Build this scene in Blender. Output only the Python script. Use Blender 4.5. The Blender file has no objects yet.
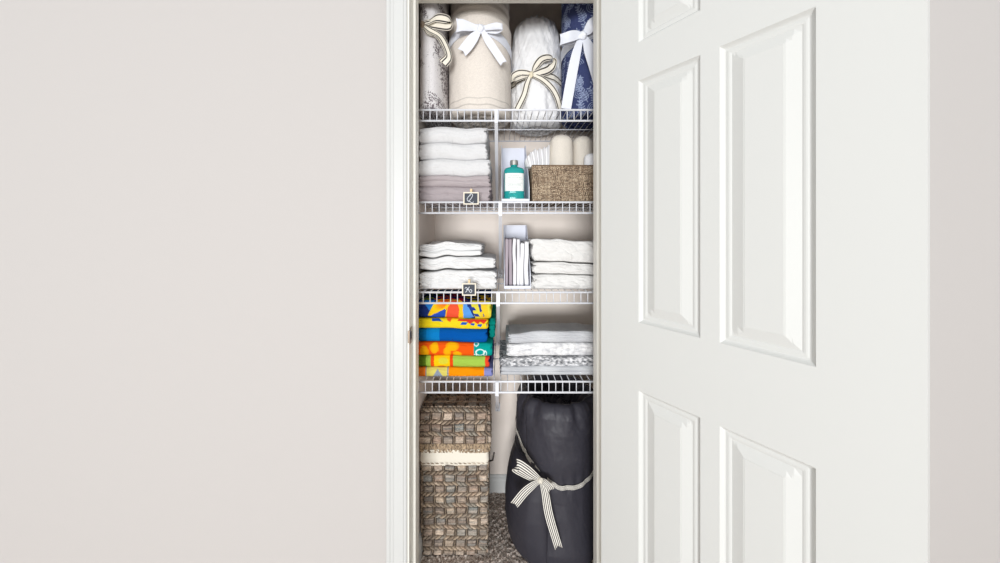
import bpy, math, random
import numpy as np
from mathutils import noise as mn, Vector
random.seed(7); RNG = np.random.RandomState(7)
C = bpy.context.scene.collection
PI = math.pi
F = 330.0; HZ = 1.287                      # focal length in pixels, eye height in metres

def fx(px, d=1.26): return (px-500.0)/F*d
def fz(py, d=1.26): return HZ-(py-232.0)/F*d
def P(px, py, d): return np.array([fx(px, d), d, fz(py, d)])

def lin(c):
    c = np.asarray(c, float)/255.0
    return np.where(c <= 0.04045, c/12.92, ((c+0.055)/1.055)**2.4)

# ------------------------------------------------------------------ noise
def nz3(x, y, z):
    x, y, z = np.broadcast_arrays(x, y, z)
    f = mn.noise
    return np.array([f((a, b, c)) for a, b, c in zip(x.ravel().tolist(), y.ravel().tolist(), z.ravel().tolist())]).reshape(x.shape)
_H = np.random.RandomState(3).rand(64, 64, 64)
def vn(x, y, z=0.0):
    """fast value noise, -1..1"""
    x, y, z = np.broadcast_arrays(np.asarray(x, float), np.asarray(y, float), np.asarray(z, float))
    xi, yi, zi = np.floor(x).astype(int), np.floor(y).astype(int), np.floor(z).astype(int)
    fx_, fy_, fz_ = x-xi, y-yi, z-zi
    s = lambda t: t*t*(3-2*t)
    u, v, w = s(fx_), s(fy_), s(fz_)
    g = lambda a, b, c: _H[(xi+a) % 64, (yi+b) % 64, (zi+c) % 64]
    l = lambda a, b, t: a+(b-a)*t
    r = l(l(l(g(0,0,0), g(1,0,0), u), l(g(0,1,0), g(1,1,0), u), v), l(l(g(0,0,1), g(1,0,1), u), l(g(0,1,1), g(1,1,1), u), v), w)
    return r*2-1
def fbm(x, y, z=0.0, o=4):
    r = 0; a = 1.0; t = 0
    for i in range(o):
        r = r+a*vn(np.asarray(x)*2**i+i*7.3, np.asarray(y)*2**i+i*3.1, np.asarray(z)*2**i+i*1.7); t += a; a *= .5
    return r/t
def ridge(x, y, z=0.0, o=3):
    r = 0; a = 1.0; t = 0
    for i in range(o):
        r = r+a*(1-np.abs(vn(np.asarray(x)*2**i+i*5.3, np.asarray(y)*2**i+i*9.1, np.asarray(z)*2**i))*2.2); t += a; a *= .5
    return r/t

# ------------------------------------------------------------------ objects
ORG = {}
def tag(o, label=None, cat=None, group=None, kind=None):
    if label: o['label'] = label
    if cat: o['category'] = cat
    if group: o['group'] = group
    if kind: o['kind'] = kind
    return o
def thing(name, loc, label, cat, group=None, kind=None):
    o = bpy.data.objects.new(name, None); C.objects.link(o); o.location = loc
    o.empty_display_size = .05
    ORG[o.name] = np.array(loc, float)
    return tag(o, label, cat, group, kind)
def mobj(name, V, Q, mat, parent=None, col=None, smooth=True, org=None):
    V = np.asarray(V, float).reshape(-1, 3)
    if parent is not None: org = ORG[parent.name]
    elif org is None: org = np.array([(V[:,0].min()+V[:,0].max())/2, (V[:,1].min()+V[:,1].max())/2, V[:,2].min()])
    org = np.asarray(org, float)
    me = bpy.data.meshes.new(name)
    L = V-org
    Q = [q for q in Q] if isinstance(Q, list) else Q
    if isinstance(Q, np.ndarray):
        n = len(Q)
        me.vertices.add(len(L)); me.vertices.foreach_set('co', L.ravel())
        me.loops.add(n*4); me.loops.foreach_set('vertex_index', Q.ravel().astype(np.int32))
        me.polygons.add(n); me.polygons.foreach_set('loop_start', np.arange(0, n*4, 4, dtype=np.int32))
        me.polygons.foreach_set('loop_total', np.full(n, 4, dtype=np.int32))
        me.update(calc_edges=True); me.validate()
    else:
        me.from_pydata(L.tolist(), [], Q); me.update()
    me.polygons.foreach_set('use_smooth', np.full(len(me.polygons), smooth, dtype=bool))
    if col is not None:
        a = me.color_attributes.new('Col', 'FLOAT_COLOR', 'POINT')
        cc = np.ones((len(L), 4)); cc[:, :3] = np.asarray(col).reshape(-1, 3)
        a.data.foreach_set('color', cc.ravel())
    me.materials.append(mat)
    o = bpy.data.objects.new(name, me); C.objects.link(o)
    if parent is not None:
        o.parent = parent; ORG[o.name] = org
    else:
        o.location = org; ORG[o.name] = org
    return o
def gridq(nu, nv, wrap=False):
    """quads of a grid indexed [iv*nu+iu]"""
    iu = np.arange(nu if wrap else nu-1); iv = np.arange(nv-1)
    a, b = np.meshgrid(iu, iv); a = a.ravel(); b = b.ravel(); a2 = (a+1) % nu
    return np.stack([b*nu+a, b*nu+a2, (b+1)*nu+a2, (b+1)*nu+a], 1)

class MB:
    """collects boxes, bars and prisms; builds ONE mesh"""
    def __init__(s): s.v = []; s.f = []
    def add(s, V, Fs):
        b = len(s.v); s.v += [tuple(map(float, p)) for p in V]; s.f += [tuple(b+i for i in f) for f in Fs]
    def box(s, x0, x1, y0, y1, z0, z1, bev=0.0):
        if bev <= 0:
            V = [(x0,y0,z0),(x1,y0,z0),(x1,y1,z0),(x0,y1,z0),(x0,y0,z1),(x1,y0,z1),(x1,y1,z1),(x0,y1,z1)]
            s.add(V, [(0,3,2,1),(4,5,6,7),(0,1,5,4),(1,2,6,5),(2,3,7,6),(3,0,4,7)]); return
        import bmesh
        bm = bmesh.new(); bmesh.ops.create_cube(bm, size=1)
        for v in bm.verts: v.co = Vector(((x0+x1)/2+v.co.x*(x1-x0), (y0+y1)/2+v.co.y*(y1-y0), (z0+z1)/2+v.co.z*(z1-z0)))
        bmesh.ops.bevel(bm, geom=bm.edges[:]+bm.verts[:], offset=bev, segments=2, affect='EDGES', profile=.5)
        bm.verts.index_update()
        s.add([v.co for v in bm.verts], [[v.index for v in f.verts] for f in bm.faces]); bm.free()
    def tube(s, pts, r, n=8, caps=True):
        pts = [np.array(p, float) for p in pts]; b = len(s.v); N = len(pts)
        up = None
        for i, p in enumerate(pts):
            t = pts[min(i+1, N-1)]-pts[max(i-1, 0)]; t = t/np.linalg.norm(t)
            if up is None:
                up = np.array([0,0,1.0]) if abs(t[2]) < .9 else np.array([1.0,0,0])
            a = np.cross(t, up); a /= np.linalg.norm(a); c = np.cross(a, t); up = c
            rr = r[i] if hasattr(r, '__len__') else r
            for k in range(n):
                q = p+rr*(math.cos(2*PI*k/n)*a+math.sin(2*PI*k/n)*c); s.v.append(tuple(q))
        for i in range(N-1):
            for k in range(n):
                s.f.append((b+i*n+k, b+i*n+(k+1) % n, b+(i+1)*n+(k+1) % n, b+(i+1)*n+k))
        if caps:
            s.f.append(tuple(b+k for k in range(n))[::-1]); s.f.append(tuple(b+(N-1)*n+k for k in range(n)))
    def prism(s, poly, axis, a0, a1):
        """polygon in the other two axes extruded along axis"""
        n = len(poly); b = len(s.v)
        for a in (a0, a1):
            for p in poly:
                q = list(p); q.insert(axis, a); s.v.append(tuple(q))
        s.f.append(tuple(b+i for i in range(n))); s.f.append(tuple(b+n+i for i in range(n))[::-1])
        for i in range(n): s.f.append((b+i, b+n+i, b+n+(i+1) % n, b+(i+1) % n))
    def build(s, name, mat, parent=None, smooth=False, org=None):
        return mobj(name, np.array(s.v), s.f, mat, parent, smooth=smooth, org=org)

# ------------------------------------------------------------------ materials
def newmat(name):
    m = bpy.data.materials.new(name); m.use_nodes = True
    return m, m.node_tree.nodes, m.node_tree.links, m.node_tree.nodes['Principled BSDF']
def plain(name, rgb, rough=.5, metal=0.0, bump=0.0, bscale=200, vary=0.0, vscale=6, spec=.5):
    m, n, l, b = newmat(name)
    b.inputs['Base Color'].default_value = (*lin(rgb), 1)
    b.inputs['Roughness'].default_value = rough; b.inputs['Metallic'].default_value = metal
    b.inputs['Specular IOR Level'].default_value = spec
    tc = n.new('ShaderNodeTexCoord')
    if vary:
        t = n.new('ShaderNodeTexNoise'); t.inputs['Scale'].default_value = vscale; t.inputs['Detail'].default_value = 4
        l.new(tc.outputs['Object'], t.inputs['Vector'])
        mx = n.new('ShaderNodeMix'); mx.data_type = 'RGBA'
        mx.inputs[6].default_value = (*lin(rgb)*(1-vary), 1); mx.inputs[7].default_value = (*np.minimum(lin(rgb)*(1+vary), 1), 1)
        l.new(t.outputs['Fac'], mx.inputs[0]); l.new(mx.outputs[2], b.inputs['Base Color'])
    if bump:
        t = n.new('ShaderNodeTexNoise'); t.inputs['Scale'].default_value = bscale; t.inputs['Detail'].default_value = 3
        l.new(tc.outputs['Object'], t.inputs['Vector'])
        bp = n.new('ShaderNodeBump'); bp.inputs['Strength'].default_value = bump; bp.inputs['Distance'].default_value = .002
        l.new(t.outputs['Fac'], bp.inputs['Height']); l.new(bp.outputs['Normal'], b.inputs['Normal'])
    return m
def attrmat(name, rough=.9, bump=.25, bscale=500, spec=.2, dist=.001, vary=.0, vscale=300):
    m, n, l, b = newmat(name)
    a = n.new('ShaderNodeAttribute'); a.attribute_name = 'Col'
    b.inputs['Roughness'].default_value = rough; b.inputs['Specular IOR Level'].default_value = spec
    tc = n.new('ShaderNodeTexCoord')
    t = n.new('ShaderNodeTexNoise'); t.inputs['Scale'].default_value = bscale; t.inputs['Detail'].default_value = 3
    l.new(tc.outputs['Object'], t.inputs['Vector'])
    if vary:
        mr = n.new('ShaderNodeMapRange'); mr.inputs[1].default_value = .3; mr.inputs[2].default_value = .7
        mr.inputs[3].default_value = 1-vary; mr.inputs[4].default_value = 1+vary*.4
        l.new(t.outputs['Fac'], mr.inputs[0])
        vm = n.new('ShaderNodeVectorMath'); vm.operation = 'SCALE'
        l.new(a.outputs['Color'], vm.inputs[0]); l.new(mr.outputs[0], vm.inputs[3]); l.new(vm.outputs[0], b.inputs['Base Color'])
    else: l.new(a.outputs['Color'], b.inputs['Base Color'])
    bp = n.new('ShaderNodeBump'); bp.inputs['Strength'].default_value = bump; bp.inputs['Distance'].default_value = dist
    l.new(t.outputs['Fac'], bp.inputs['Height']); l.new(bp.outputs['Normal'], b.inputs['Normal'])
    return m
M = {
 'wall': plain('wall_paint', (194,190,187), .75, bump=.12, bscale=350, spec=.3),
 'closetwall': plain('closet_paint', (243,233,224), .8, bump=.1, bscale=350, spec=.2),
 'trim': plain('trim_paint', (207,208,206), .4, spec=.4),
 'jamb': plain('jamb_paint', (232,230,222), .45, spec=.4),
 'door': plain('door_paint', (215,216,213), .42, spec=.4),
 'ceil': plain('ceiling_paint', (225,222,216), .9),
 'wire': plain('white_vinyl_wire', (224,226,232), .3, spec=.5),
 'plastic': plain('white_plastic', (226,229,240), .45),
 'steel': plain('nickel', (150,135,120), .35, metal=.9),
 'silver': plain('silver_cap', (190,190,185), .3, metal=.8),
 'wood': plain('pale_wood', (224,200,160), .6, bump=.1, bscale=80, vary=.08, vscale=30),
 'creamframe': plain('cream_frame', (234,226,208), .6, vary=.05, vscale=40),
 'slate': plain('chalkboard', (72,76,84), .85, vary=.18, vscale=90),
 'chalk': plain('chalk', (232,236,242), .9),
 'cloth': attrmat('cloth', .92, .2, 700, .15),
 'terry': attrmat('terry_cloth', .98, .8, 900, .05, .0025, vary=.10),
 'satin': attrmat('satin_ribbon', .4, .03, 400, .4),
 'ribbon': attrmat('woven_ribbon', .8, .1, 900, .2),
 'duvet': attrmat('dark_cotton', .5, .12, 500, .35),
 'linen': attrmat('linen', .95, .5, 420, .1, .0015, vary=.09),
 'wicker': attrmat('seagrass', .75, .5, 350, .25, .002, vary=.22),
 'twine': attrmat('brown_paper_weave', .7, .3, 600, .3, .001, vary=.12),
 'label': plain('paper_label', (238,240,236), .6),
 'ink': plain('grey_ink', (150,165,165), .7),
 'liner': attrmat('cotton_liner', .9, .2, 500, .1),
}
# carpet
m, n, l, b = newmat('carpet_pile'); tc = n.new('ShaderNodeTexCoord')
t = n.new('ShaderNodeTexNoise'); t.inputs['Scale'].default_value = 150; t.inputs['Detail'].default_value = 4; t.inputs['Roughness'].default_value = .7
cr = n.new('ShaderNodeValToRGB'); e = cr.color_ramp.elements
e[0].position = .33; e[0].color = (*lin((98,82,74)), 1); e[1].position = .58; e[1].color = (*lin((236,226,216)), 1)
k = e.new(.45); k.color = (*lin((176,158,146)), 1)
l.new(tc.outputs['Object'], t.inputs['Vector']); l.new(t.outputs['Fac'], cr.inputs[0]); l.new(cr.outputs[0], b.inputs['Base Color'])
bp = n.new('ShaderNodeBump'); bp.inputs['Strength'].default_value = .9; bp.inputs['Distance'].default_value = .006
l.new(t.outputs['Fac'], bp.inputs['Height']); l.new(bp.outputs['Normal'], b.inputs['Normal'])
b.inputs['Roughness'].default_value = 1; b.inputs['Specular IOR Level'].default_value = .05; M['carpet'] = m
# teal liquid bottle
m, n, l, b = newmat('teal_glass'); b.inputs['Base Color'].default_value = (*lin((50,192,188)), 1)
b.inputs['Roughness'].default_value = .12; b.inputs['Transmission Weight'].default_value = .45; b.inputs['IOR'].default_value = 1.4
M['teal'] = m

# ------------------------------------------------------------------ setting
LW, RW, BW = -.322, .56, 1.635            # closet left, right and back wall faces
WF, WB = 1.085, 1.20                       # front and back of the wall with the doorway
JL, JR, HT = -.298, .340, 2.120            # jamb faces, head
def struct(name, mb, mat, parent=None, smooth=False):
    o = mb.build(name, mat, parent, smooth); o['kind'] = 'structure'; return o
w = MB(); w.box(-3.0, JL-.018, WF, WB, 0, 2.5); w.box(JR+.018, 3.2, WF, WB, 0, 2.5); w.box(JL-.018, JR+.018, WF, WB, HT+.018, 2.5)
struct('wall_front', w, M['wall'])
w = MB(); w.box(LW-.1, RW+.1, BW, BW+.1, 0, 2.5); struct('wall_back', w, M['closetwall'])
w = MB(); w.box(LW-.1, LW, WB, BW, 0, 2.5); struct('wall_left', w, M['closetwall'])
w = MB(); w.box(RW, RW+.1, WB, BW, 0, 2.5); struct('wall_right', w, M['closetwall'])
w = MB(); w.box(LW-.1, RW+.1, WB, BW+.1, 2.5, 2.56); struct('ceiling', w, M['ceil'])
# floor: fine displaced carpet in the closet plus the room's carpet
xs = np.linspace(-3, 3.2, 3); w = MB(); w.box(-3, 3.2, -3.5, WB, -.05, 0.0); struct('floor', w, M['carpet'])
nx, ny = 300, 150
X, Y = np.meshgrid(np.linspace(LW, RW, nx), np.linspace(WB-.0, BW, ny))
Zc = .0035+.0045*vn(X*130, Y*130)+.002*vn(X*260, Y*260)
Zc = np.maximum(Zc, 0.0005)
o = mobj('floor_carpet', np.stack([X, Y, Zc], -1), gridq(nx, ny), M['carpet']); o['kind'] = 'structure'

# jambs, stops, casing
tr = MB()
for s, xj in ((-1, JL), (1, JR)):
    tr.box(min(xj, xj+s*.018), max(xj, xj+s*.018), WF-.002, WB+.002, 0, HT)
tr.box(JL-.018, JR+.018, WF-.002, WB+.002, HT, HT+.018)
struct('trim_1', tr, M['jamb'])
tr = MB()
tr.box(JL, JL+.011, 1.122, 1.165, 0, HT, .002); tr.box(JR-.011, JR, 1.122, 1.165, 0, HT, .002); tr.box(JL, JR, 1.122, 1.165, HT-.011, HT, .002)
struct('trim_2', tr, M['jamb'])
# casing profile: (offset outward from inner edge, thickness)
prof = [(0,0),(0,.006),(.003,.009),(.007,.010),(.010,.0085),(.012,.011),(.040,.0135),(.043,.0155),(.047,.0165),(.051,.0150),(.053,.0175),(.058,.019),(.063,.018),(.065,.014),(.065,0)]
def casing(name, side):
    xi = (JL-.006) if side < 0 else (JR+.006)
    mb = MB(); mb.prism([(xi+side*a, WF-b) for a, b in prof], 2, 0, HT+.006+.065)
    return struct(name, mb, M['trim'])
casing('trim_3', -1); casing('trim_4', 1)
mb = MB(); mb.prism([(WF-b, HT+.006+a) for a, b in prof], 0, JL-.006, JR+.006); struct('trim_5', mb, M['trim'])
# baseboards
def baseboard(name, x0, y0, x1, y1, h=.088):
    d = np.array([x1-x0, y1-y0]); L = np.linalg.norm(d); d /= L; nrm = np.array([d[1], -d[0]])
    pr = [(0,0),(.013,0),(.013,h*.72),(.010,h*.78),(.010,h*.84),(.007,h*.88),(.006,h*.96),(.003,h),(0,h)]
    mb = MB(); V = []; n_ = len(pr)
    for (px_, py_) in ((x0, y0), (x1, y1)):
        for a, z in pr: V.append((px_+nrm[0]*a, py_+nrm[1]*a, z))
    Fs = [(i, (i+1) % n_, n_+(i+1) % n_, n_+i) for i in range(n_)]+[tuple(range(n_))[::-1], tuple(range(n_, 2*n_))]
    mb.add(V, Fs); return struct(name, mb, M['trim'])
baseboard('baseboard_back', LW, BW, RW, BW)
baseboard('baseboard_left', LW, WB, LW, BW)
baseboard('baseboard_right', RW, BW, RW, WB)
baseboard('baseboard_front', -3, WF, JL-.072, WF, .1)

# ------------------------------------------------------------------ door, standing open
TH = math.radians(34)
DS, DC = math.sin(TH), math.cos(TH)
pin = np.array([.349, 1.063])
u_ = np.array([DS, -DC]); n_in = np.array([-DC, -DS])         # along the leaf; out of the face we see
DW, DH0, DH1, DT = .632, .012, 2.108, .035
nt, nh = 520, 900
cols = [(.130, .295), (DW-.295, DW-.130)]
rows = [(.20, .838), (1.030, 1.716), (1.824, 1.995)]
def door_depth(t, z):
    """recess of the moulded face"""
    dep = np.zeros_like(t)
    for a, b in cols:
        for c, d in rows:
            e = np.minimum(np.minimum(t-a, b-t), np.minimum(z-c, d-z))
            e = np.clip(e, 0, None)
            w1, w2, w3 = .010, .022, .046
            s = np.where(e < w1, -.009*np.sin(e/w1*PI/2), np.where(e < w2, -.009+.0015*np.sin((e-w1)/(w2-w1)*PI), np.where(e < w3, -.009+.0075*((e-w2)/(w3-w2)), np.where(e < w3+.002, -.0015, -.0008))))
            ins = (t > a) & (t < b) & (z > c) & (z < d)
            dep = np.where(ins, s, dep)
    return dep
def lines(vals, lo, hi, base):
    g = set(np.round(np.linspace(lo, hi, base), 5))
    for v in vals:
        for s in (-1, 1):
            for e in (0, .0005, .0025, .005, .0075, .010, .0105, .013, .016, .019, .022, .0225, .034, .0455, .046, .047, .048, .0485): g.add(round(v+s*e, 5))
    return np.array(sorted(x for x in g if lo <= x <= hi))
tt = lines([c for ab in cols for c in ab], 0, DW, 20); hh = lines([c for ab in rows for c in ab], DH0, DH1, 40)
T_, H_ = np.meshgrid(tt, hh); dep = door_depth(T_, H_)
base = pin[None, None, :]+T_[..., None]*u_+(DT+dep)[..., None]*n_in
Vf = np.concatenate([base, H_[..., None]], -1).reshape(-1, 3)
back = pin[None, None, :]+T_[..., None]*u_+(0*dep-dep)[..., None]*n_in
Vb = np.concatenate([back, H_[..., None]], -1).reshape(-1, 3)
nu, nv = len(tt), len(hh); Q = gridq(nu, nv); N0 = nu*nv
side = []
for i in range(nv-1): side += [(i*nu, (i+1)*nu, N0+(i+1)*nu, N0+i*nu), (i*nu+nu-1, N0+i*nu+nu-1, N0+(i+1)*nu+nu-1, (i+1)*nu+nu-1)]
for i in range(nu-1): side += [(i, N0+i, N0+i+1, i+1), ((nv-1)*nu+i, (nv-1)*nu+i+1, N0+(nv-1)*nu+i+1, N0+(nv-1)*nu+i)]
Qa = np.concatenate([Q[:, ::-1], Q+N0, np.array(side)])
dr = thing('door_1', (pin[0], pin[1], 0), None, None, kind='structure')
slab = mobj('door_leaf', np.concatenate([Vf, Vb]), Qa, M['door'], dr, smooth=False)
for hz in (.25, 1.1, 1.85):
    h = MB(); h.tube([(pin[0]+.004, pin[1]-.004, hz-.045), (pin[0]+.004, pin[1]-.004, hz+.045)], .006, 10)
    h.build('hinge', M['steel'], dr, True)

# strike plate on the left jamb
sp = MB(); zc = fz(337, 1.08)
sp.box(JL-.0005, JL+.0022, 1.083, 1.112, zc-.026, zc+.026, .001)
st = thing('strike_plate', (JL, 1.09, zc), 'small nickel latch strike plate on the white door jamb at left', 'strike plate')
sp.build('plate', M['steel'], st)
sp = MB(); sp.box(JL+.0022, JL+.0028, 1.091, 1.104, zc-.012, zc+.012); sp.build('latch_hole', plain('dark_recess', (40,36,42), .8), st)
sp = MB(); sp.box(JL-.0035, JL+.003, 1.0795, 1.083, zc-.020, zc+.020, .001); sp.build('curved_lip', M['steel'], st)
for dz in (-.019, .019):
    sp = MB(); sp.tube([(JL+.002, 1.0975, zc+dz), (JL+.0033, 1.0975, zc+dz)], .0032, 10); sp.build('screw', M['silver'], st, True)

# ------------------------------------------------------------------ wire shelves
SH = [1.739, 1.398, 1.065, .735]
SF, SB = 1.222, 1.630
words = ['topmost', 'second', 'third', 'lowest']
under = ['holding the rolled bedding', 'holding the towels and brown basket', 'holding the white folded sheets', 'holding the beach towels and grey linens']
def make_shelf(i, z):
    t = thing('wire_shelf', (0, SF, z), 'white wire shelf, %s of the four, %s' % (words[i], under[i]), 'shelf', 'white wire shelves in the closet')
    g = MB()
    x = LW+.012+(.0085 if i % 2 else 0)
    while x < RW-.004:
        g.tube([(x, SB, z), (x, SF+.004, z), (x, SF, z-.003), (x, SF, z-.040)], .0017, 6)
        x += .0254
    g.build('wire_grid', M['wire'], t, True)
    for nm, y, zz, r in (('front_rail', SF-.002, z-.001, .0038), ('front_rail', SF-.002, z-.041, .0038), ('cross_rod', 1.445, z-.004, .0028), ('back_rail', SB-.003, z-.004, .0030)):
        g = MB(); g.tube([(LW+.002, y, zz), (RW-.002, y, zz)], r, 8); g.build(nm, M['wire'], t, True)
    b_ = MB(); bx0 = (-.014, .001, -.007, -.011)[i]
    # flat channel brace from the front lip down to the back wall
    for s in (-1, 1):
        b_.prism([(SF-.008, z-.004), (SF+.004, z-.004), (SF+.010, z-.045), (BW-.006, z-.304), (BW-.006, z-.318), (SF-.008, z-.050)], 0, bx0+s*.0055-.0008, bx0+s*.0055+.0008)
    b_.prism([(SF-.0095, z-.000), (SF-.008, z-.000), (SF-.008, z-.050), (BW-.006, z-.318), (BW-.008, z-.320), (SF-.0095, z-.051)], 0, bx0-.0063, bx0+.0063)
    br = b_.build('support_brace', M['wire'], t)
    c_ = MB(); c_.box(bx0-.012, bx0+.012, BW-.008, BW, z-.333, z-.292, .002); c_.build('wall_clip', M['wire'], br)
    c_ = MB(); c_.tube([(bx0, BW-.010, z-.326), (bx0, BW-.007, z-.326)], .003, 8); c_.build('screw', M['silver'], br, True)
for i, z in enumerate(SH): make_shelf(i, z)

# ------------------------------------------------------------------ folded cloth
def ccol(rgb, shape): return np.broadcast_to(lin(rgb), shape+(3,)).copy()
def folded(name, x0, x1, y0, y1, z0, z1, colfn, mat, label=None, cat=None, group=None, parent=None, seed=0, layers=2, wr=.004,
           rough_end=.004, sag=0.0, nx=190, ns=170, topdome=0.0, skewL=0.0, skewR=0.0, rf=.40, groove=.003, ripple=0.0, slopeb=0.0, wave=(0, 0, 0)):
    h = z1-z0; r = min(h*rf, .024)
    # section outline: start bottom back, go bottom -> front -> top -> back
    d = y1-y0
    nA = 14
    pts = []
    nb = max(20, int(ns*.22)); nt_ = max(30, int(ns*.40)); nf = max(24, int(ns*.30))
    rb = r*.6
    for k in range(nb): pts.append((y1-rb-(d-rb-r)*k/nb, 0))
    for k in range(nA): a = PI/2*k/nA; pts.append((y0+r-r*math.sin(a), r-r*math.cos(a)))
    for k in range(nf): pts.append((y0, r+(h-2*r)*k/nf))
    for k in range(nA): a = PI/2*k/nA; pts.append((y0+r-r*math.cos(a), h-r+r*math.sin(a)))
    for k in range(nt_): pts.append((y0+r+(d-r-rb)*k/nt_, h))
    for k in range(8): a = PI/2*k/8; pts.append((y1-rb+rb*math.sin(a), h-rb+rb*math.cos(a)))
    for k in range(12): pts.append((y1, h-rb-(h-2*rb)*k/12))
    for k in range(8): a = PI/2*k/8; pts.append((y1-rb+rb*math.cos(a), rb-rb*math.sin(a)))
    S = np.array(pts); n = len(S)
    yc, zc_ = (y0+y1)/2, h/2
    # columns: cap in, sweep, cap out
    K = 9; colsx = []
    er = min(h*.16, .007)
    for k in range(K): colsx.append((0.0, (k/K)**.7*.97+.001, 0))
    for k in range(6): a = k/6*PI/2; colsx.append((er*(1-math.cos(a)), 1-er/h*2*(1-math.sin(a))*.5, 0))
    for k in range(nx+1): colsx.append((er+(x1-x0-2*er)*k/nx, 1, 1))
    for k in range(6): a = PI/2*(1-(k+1)/6); colsx.append((x1-x0-er*(1-math.cos(a)), 1-er/h*2*(1-math.sin(a))*.5, 0))
    for k in range(K): colsx.append((x1-x0, (1-(k+1)/K)**.7*.97+.001, 0))
    cx = np.array(colsx)
    U = cx[:, 0][:, None]; Fc = cx[:, 1][:, None]
    Yl = yc+(S[:, 0][None]-yc)*(1-(1-Fc)*.999); Zl = zc_+(S[:, 1][None]-zc_)*Fc
    Xl = np.broadcast_to(x0+U, Yl.shape).copy()
    # caps keep full depth: stretch only z there
    inner = Fc < .999
    Yl = np.where(inner, yc+(S[:, 0][None]-yc)*np.maximum(Fc, .0)**.25, Yl)
    zf = Zl/h; se = seed*3.7
    # layered grooves on folded edges
    ph = zf*layers+.12*fbm(Xl*6+se, Yl*6, se)
    gr = np.exp(-((ph-np.round(ph))/.10)**2)*((zf > .09) & (zf < .91))
    front = np.clip(1-(Yl-y0)/(r+.001), 0, 1)
    endw = np.clip(1-(np.minimum(Xl-x0, x1-Xl))/.02, 0, 1)
    top = np.clip((zf-.6)/.4, 0, 1)
    Y2 = Yl+front*(groove*gr+wr*.8*(1+fbm(Xl*9+se, zf*2.2, se)))
    Y2 += front*wr*.5*np.clip(ridge(Xl*14+se, zf*3, se), -1, 1)+front*wr*.55*np.clip(ridge(Xl*22+zf*2.6+se, zf*1.6-Xl*9, se+2), -1, 1)
    Z2 = Zl-top*(wr*.5*(1+fbm(Xl*10+se, Yl*10, se+5)))-top*wr*.35*(1+np.clip(ridge(Xl*7+se, Yl*9, 2+se), -1, 1))*.5
    bot = np.clip((.4-zf)/.4, 0, 1); Z2 = Z2+bot*wr*.35*(1+fbm(Xl*12, Yl*12, se+9))*front
    Z2 = Z2-sag*zf*(np.abs(Xl-(x0+x1)/2)/((x1-x0)/2))**3-slopeb*zf*(Yl-y0)/d
    Z2 = Z2+topdome*zf*np.cos((Xl-(x0+x1)/2)/(x1-x0)*PI)
    if ripple: Y2 = Y2+front*ripple*(.5+.5*np.sin(Xl*260+3*fbm(Xl*12, zf*3)))
    left = (Xl < (x0+x1)/2)
    capw = np.where(np.broadcast_to(inner, Xl.shape), 1.0, 0.0)
    gend = np.exp(-((zf*layers*1.5-np.round(zf*layers*1.5))/.16)**2)
    dx = rough_end*(gend+.9*(1+fbm(Yl*40+se, zf*7, se)))*np.maximum(capw, endw*.6)
    X2 = Xl+np.where(left, dx, -dx)+skewL*(zf-.5)*np.where(left, 1, 0)+skewR*(zf-.5)*np.where(left, 0, 1)
    Z2 = Z2+fbm(Xl*11+wave[2], Yl*4, wave[2], 2)*(wave[0]*(1-zf)+wave[1]*zf)
    V = np.stack([X2, Y2, Z2+z0], -1)
    v = Zl+np.maximum(Yl-y0-r*.5, 0)*(zf > .5)
    col = colfn(Xl, v+z0, Yl, zf) if callable(colfn) else ccol(colfn, Xl.shape)
    nU = V.shape[0]
    Qg = gridq(n, nU, True)
    o = mobj(name, V, Qg[:, ::-1], mat, parent, col=col)
    if label: tag(o, label, cat, group)
    return o

def tint(rgb, amp=.05, sc=9):
    base_ = lin(rgb)
    def f(X, v, Y, zf):
        nn = fbm(X*sc, v*sc, Y*sc)[..., None]
        return np.clip(base_*(1+amp*nn), 0, 1)
    return f

# shelf 2 left: towels
z2, z3, z4 = SH[1]+.002, SH[2]+.002, SH[3]+.002
LX = LW+.005
gp = 'folded towels stacked on the second shelf'
h = z2
bt = [(-.030, .063, (182,172,175), 'mauve grey folded towel at the very bottom of the second-shelf stack', 2),
      (-.032, .046, (188,178,180), 'mauve grey folded towel directly beneath the white towels', 2),
      (-.032, .066, (229,229,230), 'white folded towel resting directly on the mauve grey towels', 1),
      (-.042, .066, (229,229,230), 'white folded towel in the middle of the three white ones', 1),
      (-.042, .064, (229,229,230), 'white folded towel topmost of its stack under the rolled bedding', 1)]
for i, (xr, hh_, c, lb, ly) in enumerate(bt):
    folded('bath_towel', LX, xr, 1.245+.003*(i % 2), 1.60, h, h+hh_, tint(c, .04), M['terry'], lb, 'towel', gp, seed=i+1, layers=ly, wr=.004, rough_end=.007, sag=.004 if i > 1 else 0, skewR=-.006 if i % 2 else .004, wave=((0,.003,.008,.010,.011,.010)[i], (0,.003,.008,.010,.011,.010)[i+1], 3.3))
    h += hh_-.0035

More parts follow.
